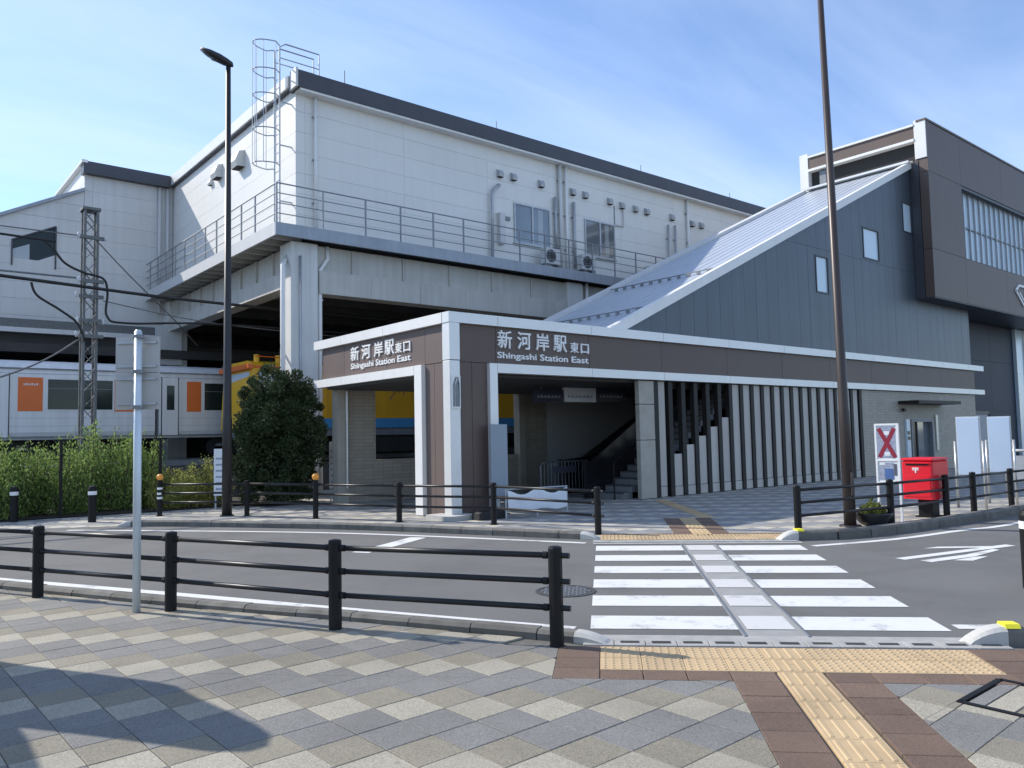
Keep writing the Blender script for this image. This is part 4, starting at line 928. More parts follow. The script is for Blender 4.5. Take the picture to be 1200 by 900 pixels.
def silver_car(u0, u1, label, wins, oranges, doors):
    t = thing('commuter_train_car', label, 'train car', ((u0 + u1) / 2, SVN + 1.4, 1.1), 'silver commuter train cars')
    car_body(u0, u1, SVN, SVN + 2.85, 1.90, 4.30, 4.66).build('body', 'train_silver', t)
    MB().box(u0 + .02, u1 - .02, SVN - .012, SVN + .1, 4.27, 4.31).build('gutter_strip', 'galvanised_dark', t)
    MB().box(u0 + .02, u1 - .02, SVN - .008, SVN + .1, 1.96, 2.02).build('sill_strip', 'galvanised_dark', t)
    for a, b in wins:
        f = MB().box(a - .06, b + .06, SVN - .012, SVN + .02, 2.86, 4.00).build('window_frame', 'train_silver', t); MB().box(a, b, SVN - .018, SVN - .010, 2.92, 3.94).build('window', 'glass_dark', f); c_ = a + (b - a) * .5
        if b - a > 1: MB().box(c_ - .02, c_ + .02, SVN - .022, SVN - .018, 2.92, 3.94).build('window_bar', 'galvanised_dark', f); MB().box(a, b, SVN - .021, SVN - .0185, 3.62, 3.64).build('sash_line', 'galvanised_dark', f)
    for a, b in oranges: MB().box(a, b, SVN - .012, SVN + .02, 2.86, 3.99).build('orange_panel', 'train_orange', t)
    for a, b, g0, g1 in doors:
        d = MB().box(a, b, SVN - .020, SVN + .02, 2.0, 4.08).build('door', 'train_silver', t); MB().box(g0, g1, SVN - .026, SVN - .018, 2.92, 3.82).build('door_glass', 'glass_dark', d)
        MB().box(a - .03, a, SVN - .016, SVN + .02, 1.98, 4.12).build('door_seal', 'rubber_dark', d); MB().box(b, b + .03, SVN - .016, SVN + .02, 1.98, 4.12).build('door_seal', 'rubber_dark', d)
    for z in (2.35, 2.62, 4.12): MB().box(u0 + .03, u1 - .03, SVN - .004, SVN + .02, z, z + .012).build('bead_line', 'galvanised', t)
    for u in (u0 + 3.2, u1 - 3.2): bogie(t, u, SVN)
    k = u0 + 6.2
    while k < u1 - 6.5: MB().box(k, k + 1.9, SVN + .12, SVN + 2.6, 1.3, 1.89).build('underfloor_box', 'train_under', t); k += 2.5
    k = u0 + 3
    while k < u1 - 4: MB().cbox(k, k + 2.6, SVN + .7, SVN + 2.1, 4.60, 4.86, .06).build('roof_unit', 'deck_beam', t); k += 7
    return t
lc = silver_car(-11.5, 8.38, 'silver train car with a wide orange panel left of the lattice mast', [(1.1, 1.75), (4.95, 6.95), (-1.4, .3), (-7.5, -5.4)], [(4.08, 4.80), (7.02, 7.75), (-2.6, -1.9)], [(2.3, 3.82, 2.9, 3.55), (-4.8, -3.2, -4.5, -3.6)])
# tiny lettering marks on the wide orange panel
for k in range(6): MB().box(4.24 + k * .075, 4.285 + k * .075, SVN - .016, SVN - .012, 3.72, 3.78 + .02 * (k % 2)).build('panel_lettering', 'poster_white', lc)
silver_car(8.52, 28.3, 'silver train car with a crew door, partly behind the yellow rail car', [(10.15, 11.9), (14.6, 16.6), (20, 22)], [(9.5, 10.02), (13.7, 14.4)], [(8.62, 9.18, 8.78, 9.05), (12.2, 13.5, 12.5, 13.2)])
# yellow works car on the near track
YV = 26.95
yc = thing('yellow_works_car', 'yellow rail works car with a blue stripe standing under the raised hall', 'train car', (18, YV + 1.4, 1.1))
mb = MB(); prof = [(YV + .02, 2.13), (YV, 2.3), (YV, 4.25), (YV + .12, 4.46), (YV + .5, 4.56), (YV + 2.3, 4.56), (YV + 2.68, 4.46), (YV + 2.8, 4.25), (YV + 2.8, 2.13)]
mb.loft([[(u, v, z) for v, z in prof] for u in (12.4, 30)]); mb.build('body', 'train_yellow', yc)
mb = MB(); mb.loft([[(u + (0 if z > 3.3 else -.12), v, z) for v, z in prof] for u in (10.6, 12.35)]); cab = mb.build('cab', 'yellow_bright', yc)
MB().box(10.8, 12.05, YV - .015, YV + .02, 3.32, 4.12).build('cab_window', 'glass_sky', cab); MB().box(10.76, 12.09, YV - .010, YV + .01, 3.28, 4.16).build('window_frame', 'train_yellow', cab)
MB().box(10.575, 10.62, YV + .25, YV + 2.5, 3.35, 4.15).build('windscreen', 'glass_sky', cab)
MB().box(10.42, 10.62, YV - .05, YV + 2.85, 4.24, 4.40).build('cab_visor', 'train_orange', cab)
MB().box(10.46, 30, YV - .018, YV + .02, 2.13, 2.50).build('blue_stripe', 'train_blue', yc)
MB().box(10.7, 30, YV - .03, YV + .12, 4.28, 4.36).build('gutter_strip', 'train_orange', yc)
for u in (13.4, 15.2, 17.0, 18.8, 20.6, 22.4): MB().box(u, u + .05, YV - .02, YV + .02, 2.52, 4.27).build('side_rib', 'train_yellow', yc)
for u in (10.9, 11.7): MB().tube([(u, YV + .4, 4.5), (u, YV + .4, 4.78)], .10, 10).build('roof_lamp', 'yellow_bright', yc)
MB().tube([(10.8, YV + .3, 4.72), (14.0, YV + .3, 4.66)], .02, 6).build('roof_handrail', 'train_orange', yc)
for u in (12.0, 13, 14): MB().tube([(u, YV + .3, 4.45), (u, YV + .3, 4.69)], .018, 6).build('handrail_post', 'train_orange', yc)
MB().box(10.6, 30, YV + .06, YV + 2.7, 1.85, 2.12).build('underframe', 'galvanised_dark', yc)
for u in (13.2, 24): bogie(yc, u, YV)
for u in (15.4, 18, 20.4): MB().box(u, u + 1.9, YV + .2, YV + 2.5, 1.2, 1.84).build('underfloor_box', 'train_under', yc)
lt = MB()   # faint brush-like marks on the side
for a, b in (((15.45, 3.62), (15.8, 3.66)), ((16.2, 3.75), (16.35, 3.45)), ((16.3, 3.7), (16.55, 3.5)), ((16.7, 3.72), (16.75, 3.42)), ((16.65, 3.6), (16.95, 3.62)), ((17.1, 3.72), (17.3, 3.45)), ((17.35, 3.66), (17.5, 3.5)), ((16.25, 3.45), (16.1, 3.2))): lt.bar((a[0], YV - .012, a[1]), (b[0], YV - .012, b[1]), .012, .035)
lt.build('side_lettering', 'print_dark', yc)

# ==================================================================== MAST, WIRES
ms = thing('lattice_mast', 'grey steel lattice mast carrying railway wires in front of the train', 'mast', (5.1, 25.3, 0))
mw = .165
for sx in (-1, 1):
    for sy in (-1, 1): MB().box(5.1 + sx * mw - .035, 5.1 + sx * mw + .035, 25.3 + sy * mw - .035, 25.3 + sy * mw + .035, .2, 8.55).build('leg', 'mast_steel', ms)
for k in range(21):
    z = .4 + k * .39
    for (p, q) in (((-1, -1), (1, -1)), ((1, 1), (-1, 1)), ((-1, 1), (-1, -1)), ((1, -1), (1, 1))):
        if k % 2: p, q = q, p
        MB().bar((5.1 + p[0] * mw, 25.3 + p[1] * mw * 1.1, z), (5.1 + q[0] * mw, 25.3 + q[1] * mw * 1.1, z + .39), .045, .02).build('brace', 'mast_steel', ms)
MB().box(4.86, 5.34, 25.06, 25.54, 8.5, 8.58).build('cap_plate', 'mast_steel', ms)
MB().box(4.6, 5.6, 24.6, 26.0, 0, .35).build('footing', 'concrete_pale', ms)
for z in (7.62, 6.35, 5.9, 5.2, 4.75):
    MB().box(4.78, 5.42, 24.98, 25.06, z, z + .1).build('cross_arm', 'mast_steel', ms)
for z, u in ((7.7, 4.75), (7.7, 5.45), (6.42, 4.78), (5.98, 4.72), (5.25, 4.75), (5.25, 5.42), (4.85, 4.72)):
    MB().tube([(u, 25.0, z - .09), (u, 25.0, z - .03), (u, 25.0, z + .03), (u, 25.0, z + .09)], [.02, .045, .045, .02], 8).build('insulator', 'insulator', ms)
MB().tube([(-8, 25.0, 6.45), (4.7, 25.0, 6.45)], .03, 6).build('cross_arm_pipe', 'galvanised_dark', ms)
def wire(pts, r, mat, label, cat='cable', name='overhead_cable'):
    ps = [Vector(p) for p in pts]; seg = []
    for i in range(len(ps) - 1):
        p0 = ps[max(i - 1, 0)]; p1 = ps[i]; p2 = ps[i + 1]; p3 = ps[min(i + 2, len(ps) - 1)]
        for k in range(8):
            t = k / 8; seg.append(.5 * ((2 * p1) + (p2 - p0) * t + (2 * p0 - 5 * p1 + 4 * p2 - p3) * t * t + (3 * p1 - p0 - 3 * p2 + p3) * t ** 3))
    seg.append(ps[-1]); o = MB().tube(seg, r, 6).build(name, mat, None, True); return tag(o, label, cat)
wire([(-12, 24.6, 6.9), (2.9, 24.7, 6.25), (9, 24.8, 6.05), (22, 24.8, 6.0)], .048, 'wire_black', 'thick black cable running level past the lattice mast into the dark underpass')
wire([(-10, 25.0, 7.75), (2.9, 25.0, 7.45), (3.9, 25.0, 7.38), (4.4, 25.0, 6.85), (4.9, 25.0, 6.62), (5.4, 25.0, 6.5), (5.52, 25.0, 6.1), (5.52, 25.0, 5.4), (6.1, 25.0, 5.25), (8.9, 25.2, 5.45), (16, 25.4, 5.5)], .034, 'wire_black', 'black cable dipping in a loop past the window of the stair block to the mast')
wire([(3.6, 25.0, 6.2), (3.75, 25.0, 5.85), (4.3, 25.0, 5.5), (4.75, 25.0, 5.15), (4.95, 25.0, 4.65)], .034, 'wire_black', 'short black cable hanging in a curve left of the lattice mast')
wire([(-3, 25.2, 1.6), (2.9, 25.2, 3.55), (4.9, 25.25, 4.75)], .028, 'wire_grey', 'grey stay wire slanting down to the left from the lattice mast', 'stay wire', 'stay_wire')
wire([(5.3, 25.2, 7.6), (6.5, 26.5, 6.95), (8.4, 28.5, 6.0), (9.7, 30, 5.3)], .018, 'wire_grey', 'thin grey stay wire slanting down to the right from the lattice mast', 'stay wire', 'stay_wire')
wire([(-10, 25.0, 7.62), (4.8, 25.0, 7.68)], .018, 'wire_grey', 'thin grey wire reaching the lattice mast near its top from the left')
wire([(5.4, 25.0, 5.85), (9, 25.2, 5.45), (16, 25.4, 5.3)], .016, 'wire_grey', 'thin grey wire running right from the middle of the lattice mast')

# ==================================================================== STREET LAMPS, SIGN POLE
lp = thing('street_lamp', 'tall dark street lamp with an oval head beside the round bush', 'street lamp', (6.6, 18.3, 0))
MB().tube([(6.6, 18.3, 0), (6.6, 18.3, 2.2), (6.6, 18.3, 2.3), (6.6, 18.3, 10.75)], [.115, .108, .095, .055], 14).build('pole', 'lamp_dark', lp, True)
MB().tube([(6.6, 18.3, 0), (6.6, 18.3, .03)], [.16, .15], 14).build('base_plate', 'lamp_dark', lp)
hd = Vector((-.77, .64, 0)); hs = Vector((.64, .77, 0)); rings = []
for t, w, h in ((-.10, .06, .06), (0, .13, .09), (.15, .20, .11), (.38, .24, .10), (.56, .19, .07), (.66, .05, .03)):
    c = Vector((6.6, 18.3, 10.72)) + hd * t + Vector((0, 0, .50 * t))
    rings.append([c + hs * (w * math.cos(a)) + Vector((0, 0, h * math.sin(a))) for a in [2 * math.pi * k / 12 for k in range(12)]])
head = MB().loft(rings).build('lamp_head', 'lamp_dark', lp, True)
c = Vector((6.6, 18.3, 10.655)) + hd * .3 + Vector((0, 0, .42 * .3))
MB().add([c + hs * (.11 * a) + (hd + Vector((0, 0, .42))) * (.14 * b) for a, b in ((-1, -1), (1, -1), (1, 1), (-1, 1))], [(0, 1, 2, 3)]).build('lamp_lens', 'glass_window', head)
l2 = thing('street_lamp', 'brown tapered lamp pole rising past the top of the picture near the post box', 'street lamp', (13.42, 7.0, 0))
top = (13.22, 7.0, 11.0)
MB().tube([(13.42, 7.0, 0), (13.42 - .035, 7.0, 2.0), (13.42 - .037, 7.0, 2.06), top], [.104, .094, .085, .044], 16).build('pole', 'bronze_paint', l2, True)
MB().tube([(13.42, 7.0, 0), (13.42, 7.0, .03)], [.19, .18], 16).build('base_plate', 'bronze_paint', l2)
MB().box(13.33, 13.42, 6.895, 6.915, .55, .95).build('access_door', 'bronze_paint', l2)
rings = []
for t, w, h in ((-.10, .06, .06), (0, .13, .09), (.15, .20, .11), (.38, .24, .10), (.56, .19, .07), (.66, .05, .03)):
    c = Vector(top) + hd * t + Vector((0, 0, .50 * t)); rings.append([c + hs * (w * math.cos(a)) + Vector((0, 0, h * math.sin(a))) for a in [2 * math.pi * k / 12 for k in range(12)]])
MB().loft(rings).build('lamp_head', 'bronze_paint', l2, True)

sp = thing('sign_post', 'pale steel sign post seen from behind with two grey sign backs', 'sign post', (2.2, 8.6, 0))
MB().tube([(2.2, 8.6, 0), (2.19, 8.6, 2.835)], .038, 14).build('pole', 'steel_pole', sp, True)
MB().tube([(2.19, 8.6, 2.835), (2.19, 8.6, 2.86)], [.040, .024], 14).build('pole_cap', 'steel_pole', sp)
bx = Vector((.77, -.64, 0)); by = Vector((.64, .77, 0)); bo = Vector((2.19, 8.6, 0)) + by * .085 - bx * .045
for z0, z1 in ((2.435, 2.80), (2.05, 2.425)):
    bd = MB().prism([(-.225, z0), (.225, z0), (.225, z1), (-.225, z1)], bo, bx, Z, -by, .02).build('sign_board', 'sign_back', sp)
    for z in (z0 + .06, z1 - .06):
        MB().prism([(-.20, z - .012), (.20, z - .012), (.20, z + .012), (-.20, z + .012)], bo - by * .022, bx, Z, -by, .018).build('rear_rail', 'galvanised', bd)
for z in (2.79, 2.43, 2.07):
    MB().tube([(2.19, 8.6, z - .018), (2.19, 8.6, z + .018)], .062, 12).build('clamp', 'galvanised_dark', sp)

# ==================================================================== GUARD FENCES
PO = MB(); PO.loft([[(r * math.cos(a), r * math.sin(a), z) for a in [2 * math.pi * k / 12 for k in range(12)]] for r, z in ((.058, 0), (.058, .79), (.052, .805), (.02, .812))])
POST = PO.mesh('post', 'black_paint', smooth=False)
def fence(name, label, pts, group, ext0=0, ext1=0, band=False):
    t = thing(name, label, 'fence', (pts[0][0], pts[0][1], 0), group)
    for i, p in enumerate(pts):
        o = obj('post', POST, t, (p[0], p[1], 0))
        MB().tube([(p[0], p[1], 0), (p[0], p[1], .012)], .09, 12).build('foot_plate', 'black_paint', o)
    for i in range(len(pts) - 1):
        a, b = Vector((*pts[i], 0)), Vector((*pts[i + 1], 0)); d = (b - a).normalized()
        for z in (.32, .53, .735):
            MB().tube([a + d * .02 + Vector((0, 0, z)), b - d * .02 + Vector((0, 0, z))], .0245, 8).build('rail', 'rail_paint', t, True)
            for c in (a + d * .085, b - d * .085): MB().tube([c - d * .02 + Vector((0, 0, z)), c + d * .02 + Vector((0, 0, z))], .030, 8).build('rail_sleeve', 'black_paint', t)
    for p, s, e in ((pts[0], pts[1], ext0), (pts[-1], pts[-2], ext1)):
        if e:
            a = Vector((*p, 0)); d = (a - Vector((*s, 0))).normalized()
            for z in (.32, .53, .735): MB().tube([a + Vector((0, 0, z)), a + d * e + Vector((0, 0, z))], .0235, 8).build('rail_stub', 'rail_paint', t)
    return t
fence('guard_fence', 'black three-rail guard fence along the near kerb behind the tiled pavement', [(-.9, 15.5), (.72, 12.1), (1.6, 10.27), (2.479, 8.434), (3.325, 6.538), (4.357, 4.755)], 'black guard fences', ext1=.12)
ff = fence('guard_fence', 'black three-rail guard fence on the far kerb before the station entrance', [(5.507, 19.633), (6.95, 18.0), (7.709, 16.044), (8.549, 13.983), (9.522, 12.109), (9.76, 9.55)], 'black guard fences', ext1=.12)
fence('guard_fence', 'black three-rail guard fence curving past the red post box', [(11.748, 7.003), (14.004, 6.553), (15.811, 6.353), (16.95, 6.30), (18.711, 6.22), (20.8, 6.12), (23, 6.0)], 'black guard fences', ext0=.0)
for z in (.62, .50, .40): MB().tube([(5.507, 19.633, z), (5.507, 19.633, z + .05)], .061, 12).build('reflective_band', 'band_white', ff)
for u, v in ((5.507, 19.633), (7.709, 16.044)):
    rf = MB().tube([(u, v, .81), (u, v, .84)], .05, 10).build('reflector_base', 'black_paint', ff)
    MB().tube([(u, v, .84), (u, v, .88), (u, v, .94), (u, v, .98)], [.05, .075, .075, .03], 12).build('reflector_head', 'orange_reflector', ff, True)

def bollard(x, y, label, h=.80):
    t = thing('bollard', label, 'bollard', (x, y, 0), 'black bollards with a white band')
    MB().loft([[(x + r * math.cos(a), y + r * math.sin(a), z) for a in [2 * math.pi * k / 14 for k in range(14)]] for r, z in ((.085, 0), (.085, h - .06), (.07, h - .015), (.03, h))]).build('shaft', 'black_paint', t)
    MB().tube([(x, y, h - .20), (x, y, h - .12)], .088, 14).build('reflective_band', 'band_white', t)
bollard(2.77, 20.96, 'black bollard with a white band at the far left edge before the hedge')
bollard(4.04, 19.42, 'black bollard with a white band before the hedge, left of the sign post')
bollard(9.52, 3.02, 'dark bollard with a white band cut by the right edge of the picture', .82)

for i, (x, y, lab) in enumerate(((3.74, 21.25, 'black T-topped fence post before the tall hedge, between the bollards'), (5.98, 21.3, 'black T-topped fence post before the low hedge, right of the sign post'))):
    t = thing('fence_post', lab, 'post', (x, y, 0), 'T-topped black posts in the hedge')
    MB().box(x - .03, x + .03, y - .03, y + .03, 0, 1.80).build('shaft', 'black_paint', t); MB().bar((x - .16, y, 1.82), (x + .16, y, 1.82), .05, .045).build('top_bar', 'black_paint', t)

# ==================================================================== PLANTS
def leaves(mb, pos, dirs, size, n_jit=.5, asp=.45):
    for p, d in zip(pos, dirs):
        d = (d + Vector((random.gauss(0, n_jit), random.gauss(0, n_jit), random.gauss(0, n_jit)))).normalized()
        s = d.cross(Vector((random.gauss(0, 1), random.gauss(0, 1), random.gauss(0, 1))))
        if s.length < 1e-3: continue
        s = s.normalized(); L_ = size * random.uniform(.7, 1.3); w = L_ * asp; b = p - d * L_ * .5
        nn = d.cross(s) * (L_ * .12)
        mb.add([b, b + d * L_ * .45 + s * w * .5 + nn, b + d * L_, b + d * L_ * .45 - s * w * .5 + nn], [(0, 1, 2, 3)])
def hedge_plant(x, y, h, rad, n_stem, label, leaf='leaf_hedge', n_leaf=1500, size=.085):
    t = thing('hedge_shrub', label, 'shrub', (x, y, 0), 'hedge shrubs along the railway')
    stm = MB(); pos = []; dr = []
    for k in range(n_stem):
        a = random.uniform(0, 2 * math.pi); r = rad * math.sqrt(random.random()) ; bx_, by_ = x + .35 * r * math.cos(a), y + .35 * r * math.sin(a)
        hh_ = h * random.choice((random.uniform(.45, .8), random.uniform(.75, 1.12))) * (1 - .22 * (r / rad) ** 2); tx, ty = x + r * math.cos(a), y + r * math.sin(a)
        pts = [Vector((bx_ + (tx - bx_) * s, by_ + (ty - by_) * s, hh_ * s)) for s in (0, .35, .7, 1)]
        stm.tube(pts, [.014, .011, .008, .004], 5)
        for q in range(n_leaf // n_stem):
            s = random.uniform(.04, 1.0); i = min(int(s * 3), 2); p = pts[i].lerp(pts[i + 1], min(1, s * 3 - i)) if s < 1 else pts[3]
            sp_ = .13 * (1.15 - .7 * s); g = Vector((random.gauss(0, sp_), random.gauss(0, sp_), random.gauss(0, .05)))
            pos.append(p + g); dr.append(Vector((g.x * 3, g.y * 3, .8)))
    stm.build('stems', 'bark', t)
    mb = MB(); leaves(mb, pos, dr, size); mb.build('crown', leaf, t)
HS = [(2.0, 22.4, 2.15, .70), (2.75, 22.0, 1.8, .6), (3.35, 22.5, 1.65, .60), (4.05, 22.0, 1.75, .6), (4.65, 22.4, 2.1, .62), (5.25, 22.1, 1.9, .58), (5.85, 22.5, 1.9, .55), (2.45, 21.7, 1.35, .5)]
HL = ['tall rear hedge shrub at the left edge of the picture', 'green hedge shrub between the first bollard and the first T-topped post', 'hedge shrub just left of the first T-topped post', 'leafy hedge shrub right behind the first T-topped post', 'tall bright hedge shrub in front of the lattice mast', 'green hedge shrub behind the second bollard', 'tall narrow hedge shrub just left of the pale sign post', 'low front hedge shrub at the left edge, just behind the first bollard']
for (x, y, h, r), lab in zip(HS, HL): hedge_plant(x, y, h * 1.04, r * 1.2, 44, lab, n_leaf=5600, size=.075)
for (x, y, h, r), lab in zip([(6.2, 21.5, 1.05, .6), (6.75, 21.6, 1.15, .6), (7.3, 21.6, 1.2, .6)], ['low yellow-green shrub just right of the pale sign post', 'low yellow-green shrub midway between sign post and street lamp', 'low yellow-green shrub left of the white board by the lamp']):
    hedge_plant(x, y, h, r, 24, lab, 'leaf_yellowgreen', 4200, .06)
# big round bush
bt = thing('round_bush', 'large dense dark green round bush beside the white column', 'bush', (8.75, 20.6, 0))
tr = MB()
for k in range(9):
    a = k * 2.4; p = Vector((8.75, 20.6, 0)); e = p + Vector((.8 * math.cos(a), .7 * math.sin(a), 1.7 + .12 * k)); tr.tube([p, p.lerp(e, .5) + Vector((0, 0, .25)), e], [.06, .04, .012], 6)
tr.build('trunk', 'bark', bt)
mb = MB(); pos = []; dr = []; C0 = Vector((8.8, 20.6, 1.74)); RA = Vector((1.10, 1.04, 1.78))
lumps = []
for k in range(210):
    z = random.uniform(-.98, 1); a = random.uniform(0, 2 * math.pi); q = math.sqrt(1 - z * z); d = Vector((q * math.cos(a), q * math.sin(a), z)); e_ = (abs(d.x) ** 2.3 + abs(d.y) ** 2.3 + abs(d.z) ** 2.3) ** (-1 / 2.3); lumps.append((C0 + Vector((d.x * RA.x, d.y * RA.y, d.z * RA.z)) * e_ * random.choice((random.uniform(.66, .9), random.uniform(.85, 1.0), random.uniform(.98, 1.10))), d, random.uniform(.12, .28)))
for c, d, r in lumps:
    for q in range(210):
        g = Vector((random.gauss(0, 1), random.gauss(0, 1), random.gauss(0, 1))).normalized() * r * random.uniform(.5, 1.05); p = c + g
        if p.z < .08: continue
        pos.append(p); dr.append(g.normalized() + d * .6 + Vector((0, 0, .3)))
for q in range(26000):
    g = Vector((random.gauss(0, 1), random.gauss(0, 1), random.gauss(0, 1))).normalized(); p = C0 + Vector((g.x * RA.x, g.y * RA.y, g.z * RA.z)) * random.uniform(.35, .90)
    if p.z > .05: pos.append(p); dr.append(g)
leaves(mb, pos, dr, .085, .55, .5); mb.build('crown', 'leaf_bush', bt)

# ==================================================================== SMALL THINGS
def info_board(x, y, w, h, z0, label, ang=0):
    t = thing('notice_board', label, 'notice board', (x, y, 0)); ax = Vector((math.cos(ang), math.sin(ang), 0)); an = Vector((ax.y, -ax.x, 0))
    o = Vector((x, y, 0)); b = MB().prism([(-w / 2, z0), (w / 2, z0), (w / 2, z0 + h), (-w / 2, z0 + h)], o, ax, Z, an, .04).build('board', 'poster_white', t)
    for k in range(6): MB().prism([(-w * .38, z0 + h * (.12 + .13 * k)), (w * random.uniform(.1, .4), z0 + h * (.12 + .13 * k)), (w * .3, z0 + h * (.16 + .13 * k)), (-w * .38, z0 + h * (.16 + .13 * k))], o + an * .003, ax, Z, an, .003).build('print', 'poster_print', b)
    MB().prism([(w * .18, z0 + h * .80), (w * .42, z0 + h * .80), (w * .42, z0 + h * .95), (w * .18, z0 + h * .95)], o + an * .003, ax, Z, an, .003).build('print', 'print_dark', b)
    for s in (-1, 1): MB().prism([(s * w * .4 - .02, 0), (s * w * .4 + .02, 0), (s * w * .4 + .02, z0), (s * w * .4 - .02, z0)], o - an * .01, ax, Z, an, .03).build('leg', 'galvanised', t)
info_board(7.15, 20.2, .40, 1.18, .35, 'white notice board with small print left of the street lamp', R(-40))
info_board(10.35, 20.3, .34, 1.30, .35, 'narrow white notice board right of the round bush, before the train', R(-40))
# post box, poster stand and boards all face the crossing
pa, pn = Vector((0, -1, 0)), Vector((-1, 0, 0))
def lb(name, mat, par, o, ax, an, x0, x1, y0, y1, z0, z1, c=.0):
    """box in a turned frame: x along ax, y inward from the face whose normal is an"""
    mb = MB(); mb.cbox(x0, x1, y0, y1, z0, z1, c) if c else mb.box(x0, x1, y0, y1, z0, z1)
    o = Vector(o); mb.v = [tuple(o + ax * x + (-an) * y + Vector((0, 0, z))) for x, y, z in mb.v]; return mb.build(name, mat, par)
pb = thing('post_box', 'square red post box on a black leg behind the guard fence', 'post box', (15.85, 6.72, 0))
po = (15.5, 7.01, 0); PW, PD = .57, .72
body = lb('body', 'mail_red', pb, po, pa, pn, 0, PW, 0, PD, .35, 1.08, .03)
lb('lid', 'mail_red', body, po, pa, pn, -.012, PW + .012, -.012, PD + .012, 1.083, 1.125, .018)
s_ = lb('slot', 'slot_dark', body, po, pa, pn, .08, PW - .08, -.006, .01, .99, 1.02); lb('slot_flap', 'mail_red', s_, po, pa, pn, .06, PW - .06, -.03, -.005, 1.025, 1.04)
em = lb('post_mark', 'letter_white', body, po, pa, pn, .20, .32, -.006, .0, .925, .945); lb('mark_bar', 'letter_white', em, po, pa, pn, .20, .32, -.006, .0, .897, .912); lb('mark_stem', 'letter_white', em, po, pa, pn, .25, .272, -.006, .0, .845, .897)
lb('collection_door', 'mail_red', body, po, pa, pn, .05, PW - .05, -.008, .0, .40, .80, .004)
lb('leg', 'black_paint', pb, po, pa, pn, .20, .46, .16, .50, .0, .35, .02)
lb('base_plate', 'black_paint', pb, po, pa, pn, .16, .50, .12, .54, .004, .03)
# poster stand with the crossed-out sign
pr = thing('poster_stand', 'white framed poster stand with a large red cross above a blue notice', 'poster stand', (14.6, 6.84, 0))
QR = R(-90 + 4); qa = Vector((math.cos(QR), math.sin(QR), 0)); qn = Vector((qa.y, -qa.x, 0)); qo = (14.58, 7.06, 0); QW = .43
for x in (0, QW - .035): lb('leg', 'band_white', pr, qo, qa, qn, x, x + .035, 0, .04, .004, 1.79)
for z in (.69, 1.10, 1.755): lb('cross_rail', 'band_white', pr, qo, qa, qn, .035, QW - .035, 0, .04, z, z + .035)
up_ = lb('upper_poster', 'poster_white', pr, qo, qa, qn, .035, QW - .035, .012, .03, 1.135, 1.755); lw = lb('lower_poster', 'poster_white', pr, qo, qa, qn, .035, QW - .035, .012, .03, .725, 1.10)
lb('print', 'poster_print', up_, qo, qa, qn, .06, QW - .06, .0085, .0115, 1.155, 1.735)
for a, b in (((.075, 1.17), (.355, 1.70)), ((.355, 1.17), (.075, 1.70))):
    p = Vector(qo) + qa * a[0] + Vector((0, 0, a[1])); q = Vector(qo) + qa * b[0] + Vector((0, 0, b[1])); d = (q - p).normalized(); w = d.cross(qn).normalized() * .038
    f_ = qn * (-.007 + .002 * (a[0] > .2)); MB().add([p - w + f_, p + w + f_, q + w + f_, q - w + f_], [(0, 1, 2, 3)]).build('red_cross_bar', 'poster_red', up_)
for z in (1.20, 1.58): lb('print', 'poster_white', up_, qo, qa, qn, .165, .265, .007, .0082, z, z + .07)
lb('print', 'poster_blue', lw, qo, qa, qn, .16, .31, .006, .011, .77, .97); lb('print', 'print_dark', lw, qo, qa, qn, .32, .37, .006, .011, .84, 1.05); lb('print', 'poster_print', lw, qo, qa, qn, .06, .15, .006, .011, .76, 1.03); lb('print', 'poster_print', lw, qo, qa, qn, .16, .31, .006, .011, .99, 1.07)
# two pale blue boards on stainless posts
for (x, y, lab) in ((17.9, 6.95, 'pale blue blank notice board on steel posts, nearer the post box'), (19.3, 6.84, 'pale blue blank notice board on steel posts, farther from the post box')):
    t = thing('notice_board', lab, 'notice board', (x, y - .25, 0), 'pale blue notice boards')
    lb('board', 'board_blue', t, (x, y, 0), pa, pn, .03, .47, .02, .06, .70, 1.90, .008)
    lb('board_edge', 'stainless', t, (x, y, 0), pa, pn, .018, .482, .03, .055, .685, 1.915)
    for k in (-.02, .52): MB().tube([Vector((x, y, 0)) + pa * k - pn * .04, Vector((x, y, 1.40)) + pa * k - pn * .04], .026, 12).build('post', 'stainless', t, True)
    for k in (-.02, .46):
        for z in (.8, 1.3): MB().tube([Vector((x, y, z)) + pa * k - pn * .04, Vector((x, y, z)) + pa * (k + .06) - pn * .04], .012, 6).build('bracket', 'stainless', t)
ab_ = thing('arched_barrier', 'low steel arched barrier at the right edge beyond the blue boards', 'barrier', (21, 6.7, 0))
pts = [Vector((21, 7.05, 0)), Vector((21, 7.05, .85)), Vector((21, 7.0, 1.02)), Vector((21, 6.88, 1.12)), Vector((21, 6.4, 1.12)), Vector((21, 6.28, 1.02)), Vector((21, 6.23, .85)), Vector((21, 6.23, 0))]
MB().tube(pts, .035, 10).build('hoop', 'stainless', ab_, True); MB().box(21.0, 21.02, 6.3, 6.98, .4, 1.0).build('panel', 'galvanised', ab_)
